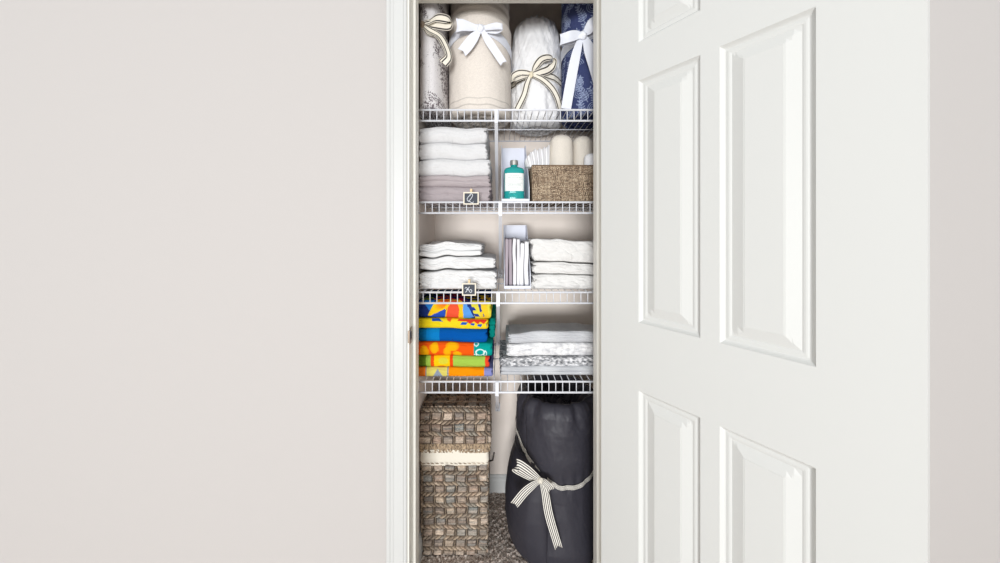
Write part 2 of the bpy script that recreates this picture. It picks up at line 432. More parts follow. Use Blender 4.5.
# shelf 3 left: white sheets
h = z3; gp = 'white folded sheets stacked on the left of the third shelf'
st3 = [(-.008, .082, 'thick white folded sheet at the bottom of the left stack behind the K sign', 2, .0, 0),
       (-.014, .054, 'white folded sheet second from bottom of the left stack', 2, 0, 0),
       (-.066, .022, 'thin short white folded pillowcase under the topmost one', 1, 0, 0),
       (-.064, .036, 'small crumpled white folded pillowcase on top of the left stack', 1, .008, .012)]
for i, (xr, hh_, lb, ly, dm, sl) in enumerate(st3):
    folded('folded_sheet', LX+(.004 if i < 3 else .001), xr, 1.245+(.0, .004, .006, .010)[i], 1.56, h, h+hh_, tint((226,226,226), .04), M['cloth'], lb, 'sheet', gp, seed=20+i, layers=ly, wr=(.012, .010, .004, .010)[i], rough_end=.006, sag=(.012, .008, .002, .010)[i], topdome=0, rf=.42, wave=((0,.012,.014,.014)[i], (.012,.014,.014,.016)[i], 8.1))
    h += hh_-.003
# shelf 3 right: thick white blankets
h = z3; gp = 'white blankets stacked on the right of the third shelf'
for i, (xl, hh_, lb, ly) in enumerate([(.114, .0615, 'white folded blanket at the bottom of the right stack on the third shelf', 1), (.118, .049, 'white folded blanket in the middle of the right stack on the third shelf', 1), (.113, .090, 'plump white folded blanket on top of the right stack on the third shelf', 1)]):
    folded('folded_blanket', xl, .43, 1.245, 1.60, h, h+hh_, tint((226,225,223), .04), M['cloth'], lb, 'blanket', gp, seed=30+i, layers=ly, wr=.009, rough_end=.009, sag=.004, nx=220, skewL=-.01 if i == 2 else 0, wave=((0,.005,.007)[i], (.005,.007,.014)[i], 5.7))
    h += hh_-.003

# shelf 4 right: grey linens
gp = 'grey patterned table linens stacked on the lowest shelf'
def greystripe(X, v, Y, zf):
    s = .5+.5*np.sin(v*2*PI/.0052); d = .5+.5*np.sin((X+v)*2*PI/.0075)*np.sin((X-v)*2*PI/.0075)
    mask = np.clip((X-.07)/.03, 0, 1)*(.5+.5*np.sin(X*38+1))
    k = s*(1-mask)*.75+d*mask*1.3
    return lin((168,170,176))[None, None]*(1-k[..., None])+lin((228,230,232))*k[..., None]
def ruffle(X, v, Y, zf):
    k = np.clip(.5+1.6*fbm(X*110, v*150, Y*90, 2), 0, 1)[..., None]
    return lin((140,142,146))*(1-k)+lin((236,236,238))*k
def whitefloss(X, v, Y, zf):
    k = np.clip(.75+.9*fbm(X*60, v*130, Y*60, 2), 0, 1)[..., None]
    return lin((200,200,204))*(1-k)+lin((243,243,243))*k
h = z4
for i, (xl, hh_, cf, lb, ly, rp, gv) in enumerate([
    (-.006, .036, greystripe, 'grey striped folded linen at the bottom of the linen stack', 4, 0, .003),
    (-.008, .037, ruffle, 'grey and white ruffled linen directly on the bottom striped one', 2, .006, .006),
    (.020, .056, whitefloss, 'white crinkled folded linen between the grey linens', 2, .003, .004),
    (.024, .043, greystripe, 'light grey patterned folded linen on top of the linen stack', 3, 0, .003)]):
    folded('folded_linen', xl, .44, 1.258+(.010 if i > 1 else 0), (1.50, 1.50, 1.56, 1.47)[i], h, h+hh_, cf, M['linen'], lb, 'linen', gp, seed=40+i, layers=ly, wr=(.003, .006, .006, .004)[i], rough_end=.008, nx=260, ripple=rp, groove=gv, sag=.002, topdome=.006 if i == 3 else 0, slopeb=.022 if i == 3 else .004, wave=((0,.003,.005,.006)[i], (.003,.005,.006,.008)[i], 2.2))
    h += hh_-.003

# shelf 4 left: beach towels.  pattern units: 1/262 m
def inpoly(x, y, poly):
    ins = np.zeros(x.shape, bool); n_ = len(poly)
    for i in range(n_):
        x1_, y1_ = poly[i]; x2_, y2_ = poly[(i+1) % n_]
        c = ((y1_ > y) != (y2_ > y)) & (x < (x2_-x1_)*(y-y1_)/((y2_-y1_) or 1e-9)+x1_)
        ins ^= c
    return ins
def pu(X, v): return 500+X*265.1, 232+(HZ-v)*265.1
def paint(col, mask, rgb): col[mask] = lin(rgb)
def blend(col, mask, rgb, k):
    kk = (np.clip(k, 0, 1)*mask)[..., None]; col[:] = col*(1-kk)+lin(rgb)*kk
def b1(X, v, Y, zf):
    x, y = pu(X, v); x = x+.7*fbm(x*.5, y*.5); y = y+.7*fbm(x*.5+9, y*.5)
    c = ccol((34,54,120), X.shape)
    paint(c, (y < 299), (30,52,112))
    on = y < 300
    # foliage and petals that run back over the top
    for k in range(70):
        rs = np.random.RandomState(k); px_, py_ = 420+rs.rand()*72, 270+rs.rand()*32
        a = rs.rand()*3; w_, h_ = 2+rs.rand()*3, 1+rs.rand()*1.6
        q = ((x-px_)*math.cos(a)+(y-py_)*math.sin(a))**2/w_**2+(-(x-px_)*math.sin(a)+(y-py_)*math.cos(a))**2/h_**2 < 1
        paint(c, q & on, [(130,150,40), (232,80,30), (220,40,60), (200,180,50), (240,190,30)][int((px_-420)/15) % 5])
    paint(c, inpoly(x, y, [(423,301),(434,300),(433,306),(429,312),(425,306)]), (45,125,205))
    paint(c, inpoly(x, y, [(427,317),(433,305),(441,297),(450,300),(446,311),(437,318)]), (250,205,30))
    m_ = inpoly(x, y, [(433,312),(437,303),(443,298),(449,301),(444,309)]); blend(c, m_, (238,92,40), 1-(np.hypot(x-446, y-299)/16)**2)
    paint(c, inpoly(x, y, [(429,318),(436,314),(445,310),(445,318),(438,320)]), (45,85,190))
    paint(c, inpoly(x, y, [(444,320),(447,308),(451,299),(458,297),(463,304),(464,320)]), (250,200,40))
    m_ = inpoly(x, y, [(445,320),(448,308),(452,300),(456,301),(459,310),(458,320)]); blend(c, m_, (240,80,62), .95+0*x)
    paint(c, inpoly(x, y, [(463,302),(466,303),(474,318),(463,320)]), (95,160,235))
    paint(c, inpoly(x, y, [(469,298),(494,298),(494,322),(476,322),(473,312)]), (232,220,70))
    m_ = inpoly(x, y, [(476,298),(486,298),(490,320),(482,320)]); blend(c, m_, (244,200,40), .7+0*x)
    for q in ([(467,306),(474,307),(476,310),(471,311)], [(473,313),(478,314),(480,317),(475,317)], [(478,304),(480,303),(482,311),(480,312)], [(483,314),(484,314),(484,318),(483,318)]):
        paint(c, inpoly(x, y, q), (40,66,150))
    return c
def b2(X, v, Y, zf):
    x, y = pu(X, v); x = x+.4*fbm(x*.6, y*.6)
    c = ccol((247,216,38), X.shape)
    blend(c, (x < 440), (225,205,30), .6+0*x)
    paint(c, inpoly(x, y, [(431,318),(438,318),(443,323),(438,322),(432,322)]), (30,80,170))
    paint(c, inpoly(x, y, [(446,318),(452,318),(450,323),(447,321)]), (235,90,40))
    paint(c, inpoly(x, y, [(459,318),(488,318),(484,324),(480,321),(478,324),(474,321),(470,324),(466,321),(457,321)]), (228,62,42))
    for q in ([(462,322),(468,322),(466,325),(460,325)], [(471,323),(475,323),(474,325.5),(470,325)], [(478,324),(482,324),(481,327),(477,326)], [(486,324),(488,324),(487,327)]):
        paint(c, inpoly(x, y, q), (30,96,190))
    return c
def b3(X, v, Y, zf):
    x, y = pu(X, v); c = ccol((8,88,172), X.shape)
    blend(c, x < 439, (16,128,200), 1+0*x); blend(c, x < 426, (14,98,150), 1-.4*np.clip((x-420)/6, 0, 1))
    return c
def b4(X, v, Y, zf):
    x, y = pu(X, v); c = ccol((243,92,22), X.shape)
    w_ = 2*fbm(x*.25, y*.25)
    for (px_, py_, a, b_) in ((424,353,5,7), (434,349,5,6), (452,347,7,5), (447,353,4,5), (457,355,5,3)):
        blend(c, (((x+w_-px_)/a)**2+((y-py_)/b_)**2) < 1, (252,180,16), 1.3-((x-px_)/a)**2-((y-py_)/b_)**2*.5)
    teal = x > 473.6; paint(c, teal, (10,160,152))
    for (px_, py_, a, b_, th) in ((480,352.6,4.2,3.2,.9), (476,343.5,2.2,2.2,.7), (474.5,356.5,2.0,1.6,.6), (485,354,1.5,3.0,.5)):
        d_ = np.hypot((x-px_)/a, (y-py_)/b_); paint(c, teal & (np.abs(d_-1) < th/a*.8), (225,245,242))
    return c
def b5(X, v, Y, zf):
    x, y = pu(X, v); x = x+.3*fbm(x*.4, y*.4); c = ccol((166,204,82), X.shape)
    paint(c, x < 425.5, (96,128,36)); paint(c, (x > 430) & (x < 433.5), (238,88,22)); paint(c, (x > 433.5) & (x < 449.5), (252,208,20))
    blend(c, ((x-443)/5)**2+((y-362)/3.6)**2 < 1, (214,214,70), .8+0*x); paint(c, ((x-441)/4.5)**2+((y-369)/1.8)**2 < 1, (240,120,30))
    paint(c, (x > 449.5) & (x < 452.7), (236,78,24)); paint(c, (x > 485), (236,74,44)); paint(c, x > 490.2, (60,52,96))
    return c
def b6(X, v, Y, zf):
    x, y = pu(X, v); c = ccol((255,152,14), X.shape)
    paint(c, x < 448.3, (150,160,168)); paint(c, (x > 426) & (x < 447), (226,214,110)); paint(c, inpoly(x, y, [(432,378.5),(437.5,369),(443,378.5)]), (148,160,178))
    paint(c, x < 425, (238,126,40)); paint(c, x > 484.3, (142,146,204))
    return c
h = z4; gp = 'bright beach towels stacked on the lowest shelf'
for i, (xr, hh_, cf, lb) in enumerate([
    (-.024, .037, b6, 'orange and lavender beach towel at the bottom of the stack'),
    (-.034, .0465, b5, 'lime green beach towel with red bars, second from the bottom'),
    (-.026, .054, b4, 'orange and teal beach towel with white scrolls, directly under the blue one'),
    (-.045, .056, b3, 'plain blue beach towel between the yellow and orange ones'),
    (-.042, .041, b2, 'yellow beach towel with red and blue marks, above the blue one'),
    (-.030, .071, b1, 'tropical flower beach towel on top of the bright stack')]):
    o = folded('beach_towel', LX, xr, 1.245+.003*(i % 2), 1.59, h, h+hh_, cf, M['terry'], lb, 'towel', gp, seed=60+i, layers=1, wr=.0035, rough_end=.004, nx=240, ns=200, sag=.002, wave=((0,.003,.005,.007,.007,.007)[i], (.003,.005,.007,.007,.007,.008)[i], 6.4))
    if i == 2:
        folded('folded_flap', -.046, -.016, 1.29, 1.57, z4+.130, z4+.212, (8,138,128), M['terry'], parent=o, seed=80, layers=3, wr=.004, nx=30, rf=.3)
        o.children[0]['label'] = 'teal end of the towel puffed up beside the blue one'
    h += hh_-.003

# ------------------------------------------------------------------ rolled bedding
def roll(name, cx, cy, z0, z1, rx, ry, colfn, mat, parent, rfn=None, nth=240, nz=160, rnd=.03, pitch=.045, amp=.010, hole=0.0, topfn=None, sq=2.0, botamp=None):
    th = np.linspace(0, 2*PI, nth, endpoint=False)[None, :]
    R = []
    K = 26
    rows_ = []
    rmin = min(rx, ry)
    e = rnd/rmin
    botamp = amp if botamp is None else botamp
    for k in range(K): rows_.append(('b', (k+.05)/K*(1-e), z0))
    for k in range(8): a = PI/2*k/8; rows_.append(('s', 1-e+e*math.sin(a), z0+rnd*(1-math.cos(a))))
    for k in range(nz+1): rows_.append(('s', 1.0, z0+rnd+(z1-z0-2*rnd)*k/nz))
    for k in range(8): a = PI/2*(1-(k+1)/8); rows_.append(('s', 1-e+e*math.sin(a), z1-rnd*(1-math.cos(a))))
    for k in range(K): rows_.append(('t', (1-(k+1-.05)/K)*(1-e), z1))
    ct, st_ = np.cos(th), np.sin(th)
    sup = (np.abs(ct)**sq+np.abs(st_)**sq)**(-1/sq)
    V = []; CC = []
    for kind, f, z in rows_:
        zz = np.full_like(th, z); rr = np.full_like(th, f)
        if rfn is not None: rr = rr*rfn(th, zz)
        if kind in 'bt':
            r_m = f*rmin
            edge = min(1.0, (1-e-f)/.12+.0)
            phi = 2*PI*r_m/pitch-th
            p = np.abs(np.sin(phi/2))**.6
            if kind == 't':
                zz = zz+edge*(amp*(p-.8))-hole*(1-(f/(1-e))**2)
                if topfn is not None: zz = zz+topfn(th, f)
            else: zz = zz-edge*botamp*(p-1.0)*1.0+edge*botamp*.5*np.maximum(0, np.sin(th*14+f*9)*np.cos(f*22))
        V.append(np.stack([cx+rx*rr*ct*sup, cy+ry*rr*st_*sup, zz], -1)[0])
    V = np.array(V)
    T = np.broadcast_to(th, V.shape[:2]); Fk = np.array([r[1] for r in rows_])[:, None]*np.ones_like(T)
    kinds = np.array([{'b': -1, 's': 0, 't': 1}[r[0]] for r in rows_])[:, None]*np.ones_like(T)
    col = colfn(T, V[..., 2], V, Fk, kinds) if callable(colfn) else ccol(colfn, T.shape)
    return mobj(name, V, gridq(nth, len(rows_), True), mat, parent, col=col)

# ------------------------------------------------------------------ ribbons
def catmull(Pts, n):
    Pts = np.array(Pts, float); out = []
    A = np.vstack([2*Pts[0]-Pts[1], Pts, 2*Pts[-1]-Pts[-2]])
    for i in range(1, len(A)-2):
        p0, p1, p2, p3 = A[i-1], A[i], A[i+1], A[i+2]
        for k in range(n):
            t = k/n
            out.append(.5*((2*p1)+(-p0+p2)*t+(2*p0-5*p1+4*p2-p3)*t*t+(-p0+3*p1-3*p2+p3)*t**3))
    out.append(Pts[-1]); return np.array(out)
def ribbon(name, pts, widths, Wd, mat, stripe, parent, n=14, th=.0009, m=37, curl=0.0, notch=0):
    """pts world, widths metres, Wd width directions (None -> in the picture-parallel vertical plane, square to the path)"""
    pp = catmull(pts, n); ww = catmull([[w_, 0, 0] for w_ in widths], n)[:, 0]
    T = np.gradient(pp, axis=0); T /= np.linalg.norm(T, axis=1)[:, None]+1e-12
    if Wd is None:
        W = np.stack([-T[:, 2], 0*T[:, 0], T[:, 0]], 1)
    else: W = catmull(Wd, n)
    W = W-(W*T).sum(1)[:, None]*T; W /= np.linalg.norm(W, axis=1)[:, None]+1e-12
    Nn = np.cross(T, W); Nn /= np.linalg.norm(Nn, axis=1)[:, None]+1e-12
    u = np.linspace(-.5, .5, m)
    base_ = pp[:, None]+W[:, None]*(u[None, :, None]*ww[:, None, None])+Nn[:, None]*(curl*(1-4*u**2))[None, :, None]
    if notch:
        e_ = np.zeros(len(pp)); e_[-1] = notch
        base_ = base_+T[:, None]*(e_[:, None]*(np.abs(u)*2))[..., None]
    A = base_+Nn[:, None]*th/2; B = base_-Nn[:, None]*th/2
    # ring: across A then back across B
    ring = np.concatenate([A, B[:, ::-1]], 1); nu_ = 2*m
    uu = np.concatenate([u, u[::-1]])
    col = np.broadcast_to(stripe(uu)[None], ring.shape)
    q = gridq(nu_, len(pp), True)
    caps = []
    L = (len(pp)-1)*nu_
    for k in range(m-1): caps += [(k, nu_-1-k, nu_-2-k, k+1), (L+k, L+k+1, L+nu_-2-k, L+nu_-1-k)]
    return mobj(name, ring, np.concatenate([q, np.array(caps)]), mat, parent, col=col)
def satin(u): return np.broadcast_to(lin((228,231,240)), (len(u), 3))
def cream_stripe(u):
    a = np.abs(u); c = np.broadcast_to(lin((238,232,218)), (len(u), 3)).copy()
    c[(a > .25) & (a < .42)] = lin((56,52,54)); return c
def ticking(u):
    a = np.abs(u); c = np.broadcast_to(lin((242,238,228)), (len(u), 3)).copy()
    for q in (.12, .34): c[np.abs(a-q) < .06] = lin((52,50,56))
    return c
def band(name, cx, cy, rx, ry, zf, width, mat, stripe, parent, off=.003, rfn=None, n=90, a0=0, a1=2*PI):
    ths = np.linspace(a0, a1, n)
    pts = []; Wd = []
    for t in ths:
        z = zf(t); k = float(rfn(np.array([[t]]), np.array([[z]]))[0, 0]) if rfn else 1.0
        pts.append((cx+(rx*k+off)*math.cos(t), cy+(ry*k+off)*math.sin(t), z)); Wd.append((0, 0, 1))
    return ribbon(name, pts, [width]*n, Wd, mat, stripe, parent, n=2)
def knot(name, c, s, mat, rgb, parent):
    n_, k_ = 24, 16; th = np.linspace(0, 2*PI, n_, endpoint=False)[None]; ph = np.linspace(-PI/2+.02, PI/2-.02, k_)[:, None]
    r = 1+.12*np.sin(3*th+2*ph)
    V = np.stack([c[0]+s[0]*r*np.cos(ph)*np.cos(th), c[1]+s[1]*r*np.cos(ph)*np.sin(th), c[2]+s[2]*r*np.sin(ph)+0*th], -1)
    return mobj(name, V, gridq(n_, k_, True), mat, parent, col=ccol(rgb, V.shape[:2]))

z1 = SH[0]+.004
# cream linen quilt ------------------------------------------------------------
def linencol(T, Z, V, Fk, kinds):
    c = lin((226,218,209))*(1+.04*vn(T*160, Z*500)[..., None]+.05*vn(T*30, Z*900)[..., None])
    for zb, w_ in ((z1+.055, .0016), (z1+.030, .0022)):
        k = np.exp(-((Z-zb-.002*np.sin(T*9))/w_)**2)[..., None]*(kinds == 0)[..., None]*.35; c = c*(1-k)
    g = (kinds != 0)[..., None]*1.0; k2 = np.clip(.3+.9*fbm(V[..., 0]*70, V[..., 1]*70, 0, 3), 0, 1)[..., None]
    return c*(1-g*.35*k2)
cq = thing('rolled_quilt', (-.083, 1.385, z1), 'tall cream linen quilt rolled upright and tied with a white satin bow', 'rolled bedding', 'rolled bedding tied with ribbon on the top shelf')
def r1(th, z):
    return 1+.010*fbm(np.cos(th)*3, np.sin(th)*3, z*14)+.006*ridge(th*4, z*30+th*2)-.05*np.clip((z1+.05-z)/.05, 0, 1)**2
body = roll('quilt_roll', -.083, 1.385, z1, 2.125, .129, .132, linencol, M['linen'], cq, rfn=r1, pitch=.05, amp=.012, rnd=.018, botamp=.02)
def lay(T, Z, V, Fk, kinds): return lin((212,204,194))*(1+.10*np.sin(Z*900+6*np.sin(T))[..., None]*.5+.05*vn(T*60, Z*400)[..., None])
roll('inner_layer', -.083, 1.385, 2.09, 2.30, .121, .124, lay, M['linen'], cq, rfn=lambda th, z: 1+.012*np.sin(z*170+1.5*np.sin(th+1))+.01*fbm(np.cos(th)*2, np.sin(th)*2, z*10), pitch=.04, amp=.012, nz=90, rnd=.014)
zk = fz(29, 1.25)
rb = band('ribbon', -.083, 1.385, .129, .132, lambda t: zk-.045*(1+math.sin(t))-.010*math.cos(t), .036, M['satin'], satin, cq, rfn=r1)
rb['label'] = 'white satin ribbon with a bow'
d = 1.236
kp = P(481, 29, d)
ribbon('bow_loop', [P(481,29,d), P(472,27,d-.008), P(462,25,d-.018), P(456.5,26,d-.012), P(462,27,d+.004), P(472,28,d+.006), P(481,30,d+.006)], [.014,.030,.044,.050,.044,.030,.014], [(.1,0,1)]*7, M['satin'], satin, rb, curl=.002)
ribbon('bow_loop', [P(482,29,d), P(490,27,d-.008), P(497,26,d-.016), P(502,27,d-.010), P(497,29.5,d+.002), P(490,30,d+.005), P(482,30,d+.006)], [.014,.020,.022,.020,.026,.022,.014], [(-.1,-.5,1)]*7, M['satin'], satin, rb, curl=.002)
ribbon('ribbon_tail', [P(480,30,d-.004), P(474,37,d-.008), P(468,45,d-.006), P(463,51,d-.002)], [.014,.036,.042,.040], None, M['satin'], satin, rb, notch=.008)
ribbon('ribbon_tail', [P(482,30,d-.004), P(488,40,d-.008), P(496,52,d-.004), P(503,62.5,d+.004)], [.014,.028,.029,.028], None, M['satin'], satin, rb, notch=.005)
knot('knot', kp+[0,-.006,0], (.014,.012,.013), M['satin'], (240,243,250), rb)

# white puffy duvet ---------------------------------------------------------------
wx, wy = .162, 1.50
wd = thing('rolled_duvet', (wx, wy, z1), 'puffy white rolled duvet tied with a black and cream striped bow', 'rolled bedding', 'rolled bedding tied with ribbon on the top shelf')
zb_ = fz(76, 1.39)
def r2(th, z):
    t = (z-z1)/.475
    pr = np.interp(t, [0, .03, .12, .3, .40, .5, .7, .82, .92, 1.0], [.80, .9, 1.0, 1.03, .97, 1.03, .97, .88, .82, .72])
    gath = np.clip((t-.78)/.2, 0, 1)
    wr_ = .034*ridge(th*3.2+z*8, z*9, 1)+.020*ridge(th*6-z*20, z*14, 4)+.07*gath*(.5+.5*np.sin(th*17+4*fbm(np.cos(th)*2, np.sin(th)*2, z*8)))-.02*gath
    pl = .030*np.sin(th*13+3*fbm(np.cos(th)*2, np.sin(th)*2, 3))*np.clip((.62-t)/.4, 0, 1)*.6
    return pr*(1+.025*fbm(np.cos(th)*3, np.sin(th)*3, z*12)+wr_+pl)
def whitecol(T, Z, V, Fk, kinds):
    c = lin((240,240,241))*(1+.02*fbm(T*8, Z*40)[..., None]); return np.clip(c, 0, 1)
roll('duvet_roll', wx, wy, z1, z1+.475, .118, .120, whitecol, M['cloth'], wd, rfn=r2, pitch=.04, amp=.016, rnd=.03, nth=320, nz=240, hole=0,
     topfn=lambda th, f: .008*np.maximum(0, 1-f*.9)+.010*np.sin(th*15+f*9)*min(1, f*2), botamp=.026)
rb = band('ribbon', wx, wy, .118, .120, lambda t: zb_+.002-.020*(abs(math.cos(t)))**2, .030, M['ribbon'], cream_stripe, wd, rfn=r2, off=.004)
rb['label'] = 'cream ribbon with black edge stripes'
d = 1.372
dep_ = (0, 1, .35)
ribbon('bow_loop', [P(532,74,d), P(536,66,d-.010), P(542,59,d-.016), P(550,57.5,d-.016), P(554,62,d-.014), P(549,69,d-.012), P(540,72.5,d-.010), P(532,74.5,d-.006)], [.018,.030,.036,.036,.034,.034,.030,.018], [(0,.6,.8), (-.7,.3,.6), (-.4,.3,.8), (-.1,.4,.9), (-.5,.7,.4), (.1,-.4,.9), (.05,-.4,.9), (0,-.5,.8)], M['ribbon'], cream_stripe, rb)
ribbon('bow_loop', [P(531,74,d), P(526,73,d-.010), P(519,73,d-.012), P(513.5,76,d-.006), P(512.5,81,d-.006), P(517,79,d-.008), P(524,76.5,d-.004), P(531,75,d-.002)], [.018,.024,.026,.026,.024,.022,.02,.018], [(0,-.3,1), (.1,-.3,1), (-.3,-.4,1), (-.8,-.5,.4), (-.3,-.7,-.6), (.2,-.6,.8), (.2,-.3,.9), (0,0,1)], M['ribbon'], cream_stripe, rb)
ribbon('ribbon_tail', [P(530.5,75,d-.004), P(527,84,d-.010), P(524,95,d-.012), P(517,109.5,d-.008)], [.018,.025,.026,.026], None, M['ribbon'], cream_stripe, rb)
ribbon('ribbon_tail', [P(533,75,d-.004), P(542,79,d-.012), P(551,87,d-.012), P(557,97,d-.006), P(560.5,109,d+.004)], [.018,.024,.025,.025,.024], None, M['ribbon'], cream_stripe, rb)
knot('knot', P(531.5,74.5,d-.008), (.008,.008,.012), M['ribbon'], (236,226,200), rb)

# navy embroidered quilt ------------------------------------------------------------
nx_, ny_, nr = .382, 1.385, .122
segs = []
def arc(cx, cy, r, a0, a1, n=8):
    p = [(cx+r*math.cos(a0+(a1-a0)*k/n), cy+r*math.sin(a0+(a1-a0)*k/n)) for k in range(n+1)]
    for a, b in zip(p[:-1], p[1:]): segs.append((*a, *b))
def fern(x, y, ang, L, n=7):
    dx, dy = math.cos(ang), math.sin(ang)
    px_, py_ = x, y
    for k in range(n):
        q = (x+dx*L*(k+1)/n+.004*math.sin(k*.7), y+dy*L*(k+1)/n); segs.append((px_, py_, *q)); px_, py_ = q
        s = L*.34*(1-k/n*.6)
        for sg in (-1, 1):
            a = ang+sg*.95
            ex, ey = px_+math.cos(a)*s, py_+math.sin(a)*s
            mx_, my_ = (px_+ex)/2, (py_+ey)/2; ox, oy = -math.sin(a)*s*.16, math.cos(a)*s*.16
            for o_ in (1, -1):
                segs.append((px_, py_, mx_+ox*o_, my_+oy*o_)); segs.append((mx_+ox*o_, my_+oy*o_, ex, ey))
rs = np.random.RandomState(5)
for gx in np.arange(-.25, .25, .046):
    for k, gz in enumerate(np.arange(.01, .56, .062)):
        ox, oz = gx+rs.uniform(-.010, .010)+(.023 if k % 2 else 0), gz+rs.uniform(-.01, .01)
        if rs.rand() < .22:
            for rr_ in (.008, .015, .022): arc(ox, oz+.02, rr_, .3, 5.9, 14)
            fern(ox, oz-.045, PI/2, .04, 3)
        elif rs.rand() < .25:
            for rr_ in (.010, .017, .024, .031): arc(ox, oz-.01, rr_, .2, 2.6, 9)
        else: fern(ox, oz-.03, PI/2+rs.uniform(-.9, .9), .065, 6)
segs = np.array(segs)
def navycol(T, Z, V, Fk, kinds):
    s = (((T+PI/2+PI) % (2*PI))-PI)*nr; zz = Z-z1
    dm = np.full(T.shape, 1.0)
    for a, b, c, d_ in segs:
        m_ = (s > min(a, c)-.006) & (s < max(a, c)+.006) & (zz > min(b, d_)-.006) & (zz < max(b, d_)+.006)
        if not m_.any(): continue
        px_, py_ = s[m_], zz[m_]; L2 = (c-a)**2+(d_-b)**2+1e-12
        t = np.clip(((px_-a)*(c-a)+(py_-b)*(d_-b))/L2, 0, 1); dd = np.hypot(px_-a-t*(c-a), py_-b-t*(d_-b)); dm[m_] = np.minimum(dm[m_], dd)
    k = np.clip(1.5-dm/.0009, 0, 1)[..., None]*.72*(kinds == 0)[..., None]
    return lin((62,70,110))*(1+.10*vn(s*300, zz*300)[..., None])*(1-k)+lin((178,192,222))*k
def r3(th, z): return 1+.012*fbm(np.cos(th)*3, np.sin(th)*3, z*10)-.03*np.exp(-((z-2.06)/.02)**2)
nv_ = thing('rolled_quilt', (nx_, ny_, z1), 'navy blue quilt with pale stitched leaves rolled upright with white satin bow', 'rolled bedding', 'rolled bedding tied with ribbon on the top shelf')
roll('quilt_roll', nx_, ny_, z1, z1+.52, nr, nr, navycol, M['cloth'], nv_, rfn=r3, nth=560, nz=380, rnd=.015, pitch=.04, amp=.012, botamp=.015)
d = 1.262; zk = fz(36, d)
rb = band('ribbon', nx_, ny_, nr, nr, lambda t: fz(37, 1.29)-.030*(1+math.sin(t)), .044, M['satin'], satin, nv_, rfn=r3)
rb['label'] = 'wide white satin ribbon with a bow'
ribbon('bow_loop', [P(583,35,d-.012), P(576,35,d-.026), P(568,37,d-.034), P(560,40,d-.020), P(568,40,d-.004), P(576,38,d), P(583,37,d)], [.018,.034,.040,.042,.040,.034,.018], [(.1,0,1)]*7, M['satin'], satin, rb, curl=.002)
ribbon('bow_loop', [P(584,34,d-.012), P(588,30,d-.026), P(593,24,d-.036), P(600,20,d-.024), P(597,27,d-.008), P(591,33,d-.004), P(584,36,d-.002)], [.018,.034,.044,.046,.044,.034,.018], [(-.7,0,.7)]*7, M['satin'], satin, rb, curl=.002)
ribbon('ribbon_tail', [P(581,37,d-.012), P(576,55,d-.016), P(571,80,d-.008), P(566,109,d-.004)], [.020,.034,.038,.038], None, M['satin'], satin, rb)
ribbon('ribbon_tail', [P(585,37,d-.012), P(590,50,d-.020), P(595,66,d-.016), P(601,88,d-.010)], [.020,.046,.048,.046], None, M['satin'], satin, rb)
knot('knot', P(583,35.5,d-.018), (.016,.014,.014), M['satin'], (240,243,250), rb)

# grey leaf quilt, far left ------------------------------------------------------------
gx_, gy_ = -.267, 1.385
def leafcol(T, Z, V, Fk, kinds):
    x, z = V[..., 0], V[..., 2]
    xx = x*250+500; yy = 232-(z-HZ)*255
    c = ccol((220,217,218), T.shape)*(1+.03*vn(x*400, z*400, T)[..., None])
    dens = np.zeros(T.shape)
    def blob(px_, py_, a, b_, ang):
        ca, sa = math.cos(ang), math.sin(ang); u = (xx-px_)*ca+(yy-py_)*sa; w_ = -(xx-px_)*sa+(yy-py_)*ca
        return np.clip(1.25-(u/a)**2-(w_/b_)**2, 0, 1)
    for b_ in ((444,14,13,4,1.1), (441,50,16,3.4,1.75), (446,84,20,3.6,1.45), (444,66,10,4,1.3), (423,66,9,3.5,1.0), (421,96,17,3.2,1.5), (433,122,10,22,0), (450,34,24,5,1.4), (439,104,10,5,.6), (428,20,12,3,1.2), (415,30,20,4,1.3)):
        dens = np.maximum(dens, blob(*b_))
    frontish = np.clip((1.5-V[..., 1])*10, 0, 1)
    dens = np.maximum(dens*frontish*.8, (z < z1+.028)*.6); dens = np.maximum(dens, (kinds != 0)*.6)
    st_ = vn(x*300, z*330+V[..., 1]*90, V[..., 1]*200)
    k = (np.clip((dens*1.5-.80+st_*1.3)*1.6, 0, 1))[..., None]
    return c*(1-k)+lin((112,104,108))*k
gq = thing('rolled_quilt', (gx_, gy_, z1), 'white quilt with grey sprig pattern against left wall tied with striped ribbon', 'rolled bedding', 'rolled bedding tied with ribbon on the top shelf')
def r4(th, z): return 1+.012*fbm(np.cos(th)*3, np.sin(th)*3, z*10)-.03*np.exp(-((z-2.02)/.02)**2)+.05*np.interp(z, [z1, z1+.25, z1+.5], [.35, -.05, -.2])
roll('quilt_roll', gx_, gy_, z1, z1+.52, .0535, .150, leafcol, M['linen'], gq, rfn=r4, nth=420, nz=320, rnd=.015, pitch=.03, amp=.010, sq=2.4, botamp=.012)
d = 1.235
rb = band('ribbon', gx_, gy_, .053, .150, lambda t: fz(26, 1.25)-.03*(1+math.sin(t)), .028, M['ribbon'], cream_stripe, gq, rfn=r4, n=140)
rb['label'] = 'cream ribbon with black edge stripes'
ribbon('bow_loop', [P(423,24,d), P(429,22,d-.010), P(437,18,d-.018), P(446,19,d-.020), P(451,23,d-.016), P(447,26,d-.012), P(437,25,d-.010), P(429,24,d-.006), P(423,25,d-.004)], [.016,.030,.038,.040,.034,.030,.028,.024,.016],
       [(.4,.2,.8), (.4,.2,.8), (.5,.15,.85), (.3,.3,.9), (-.3,.6,.7), (0,-.6,.8), (.05,-.6,.8), (0,-.5,.9), (0,-.5,.8)], M['ribbon'], cream_stripe, rb)
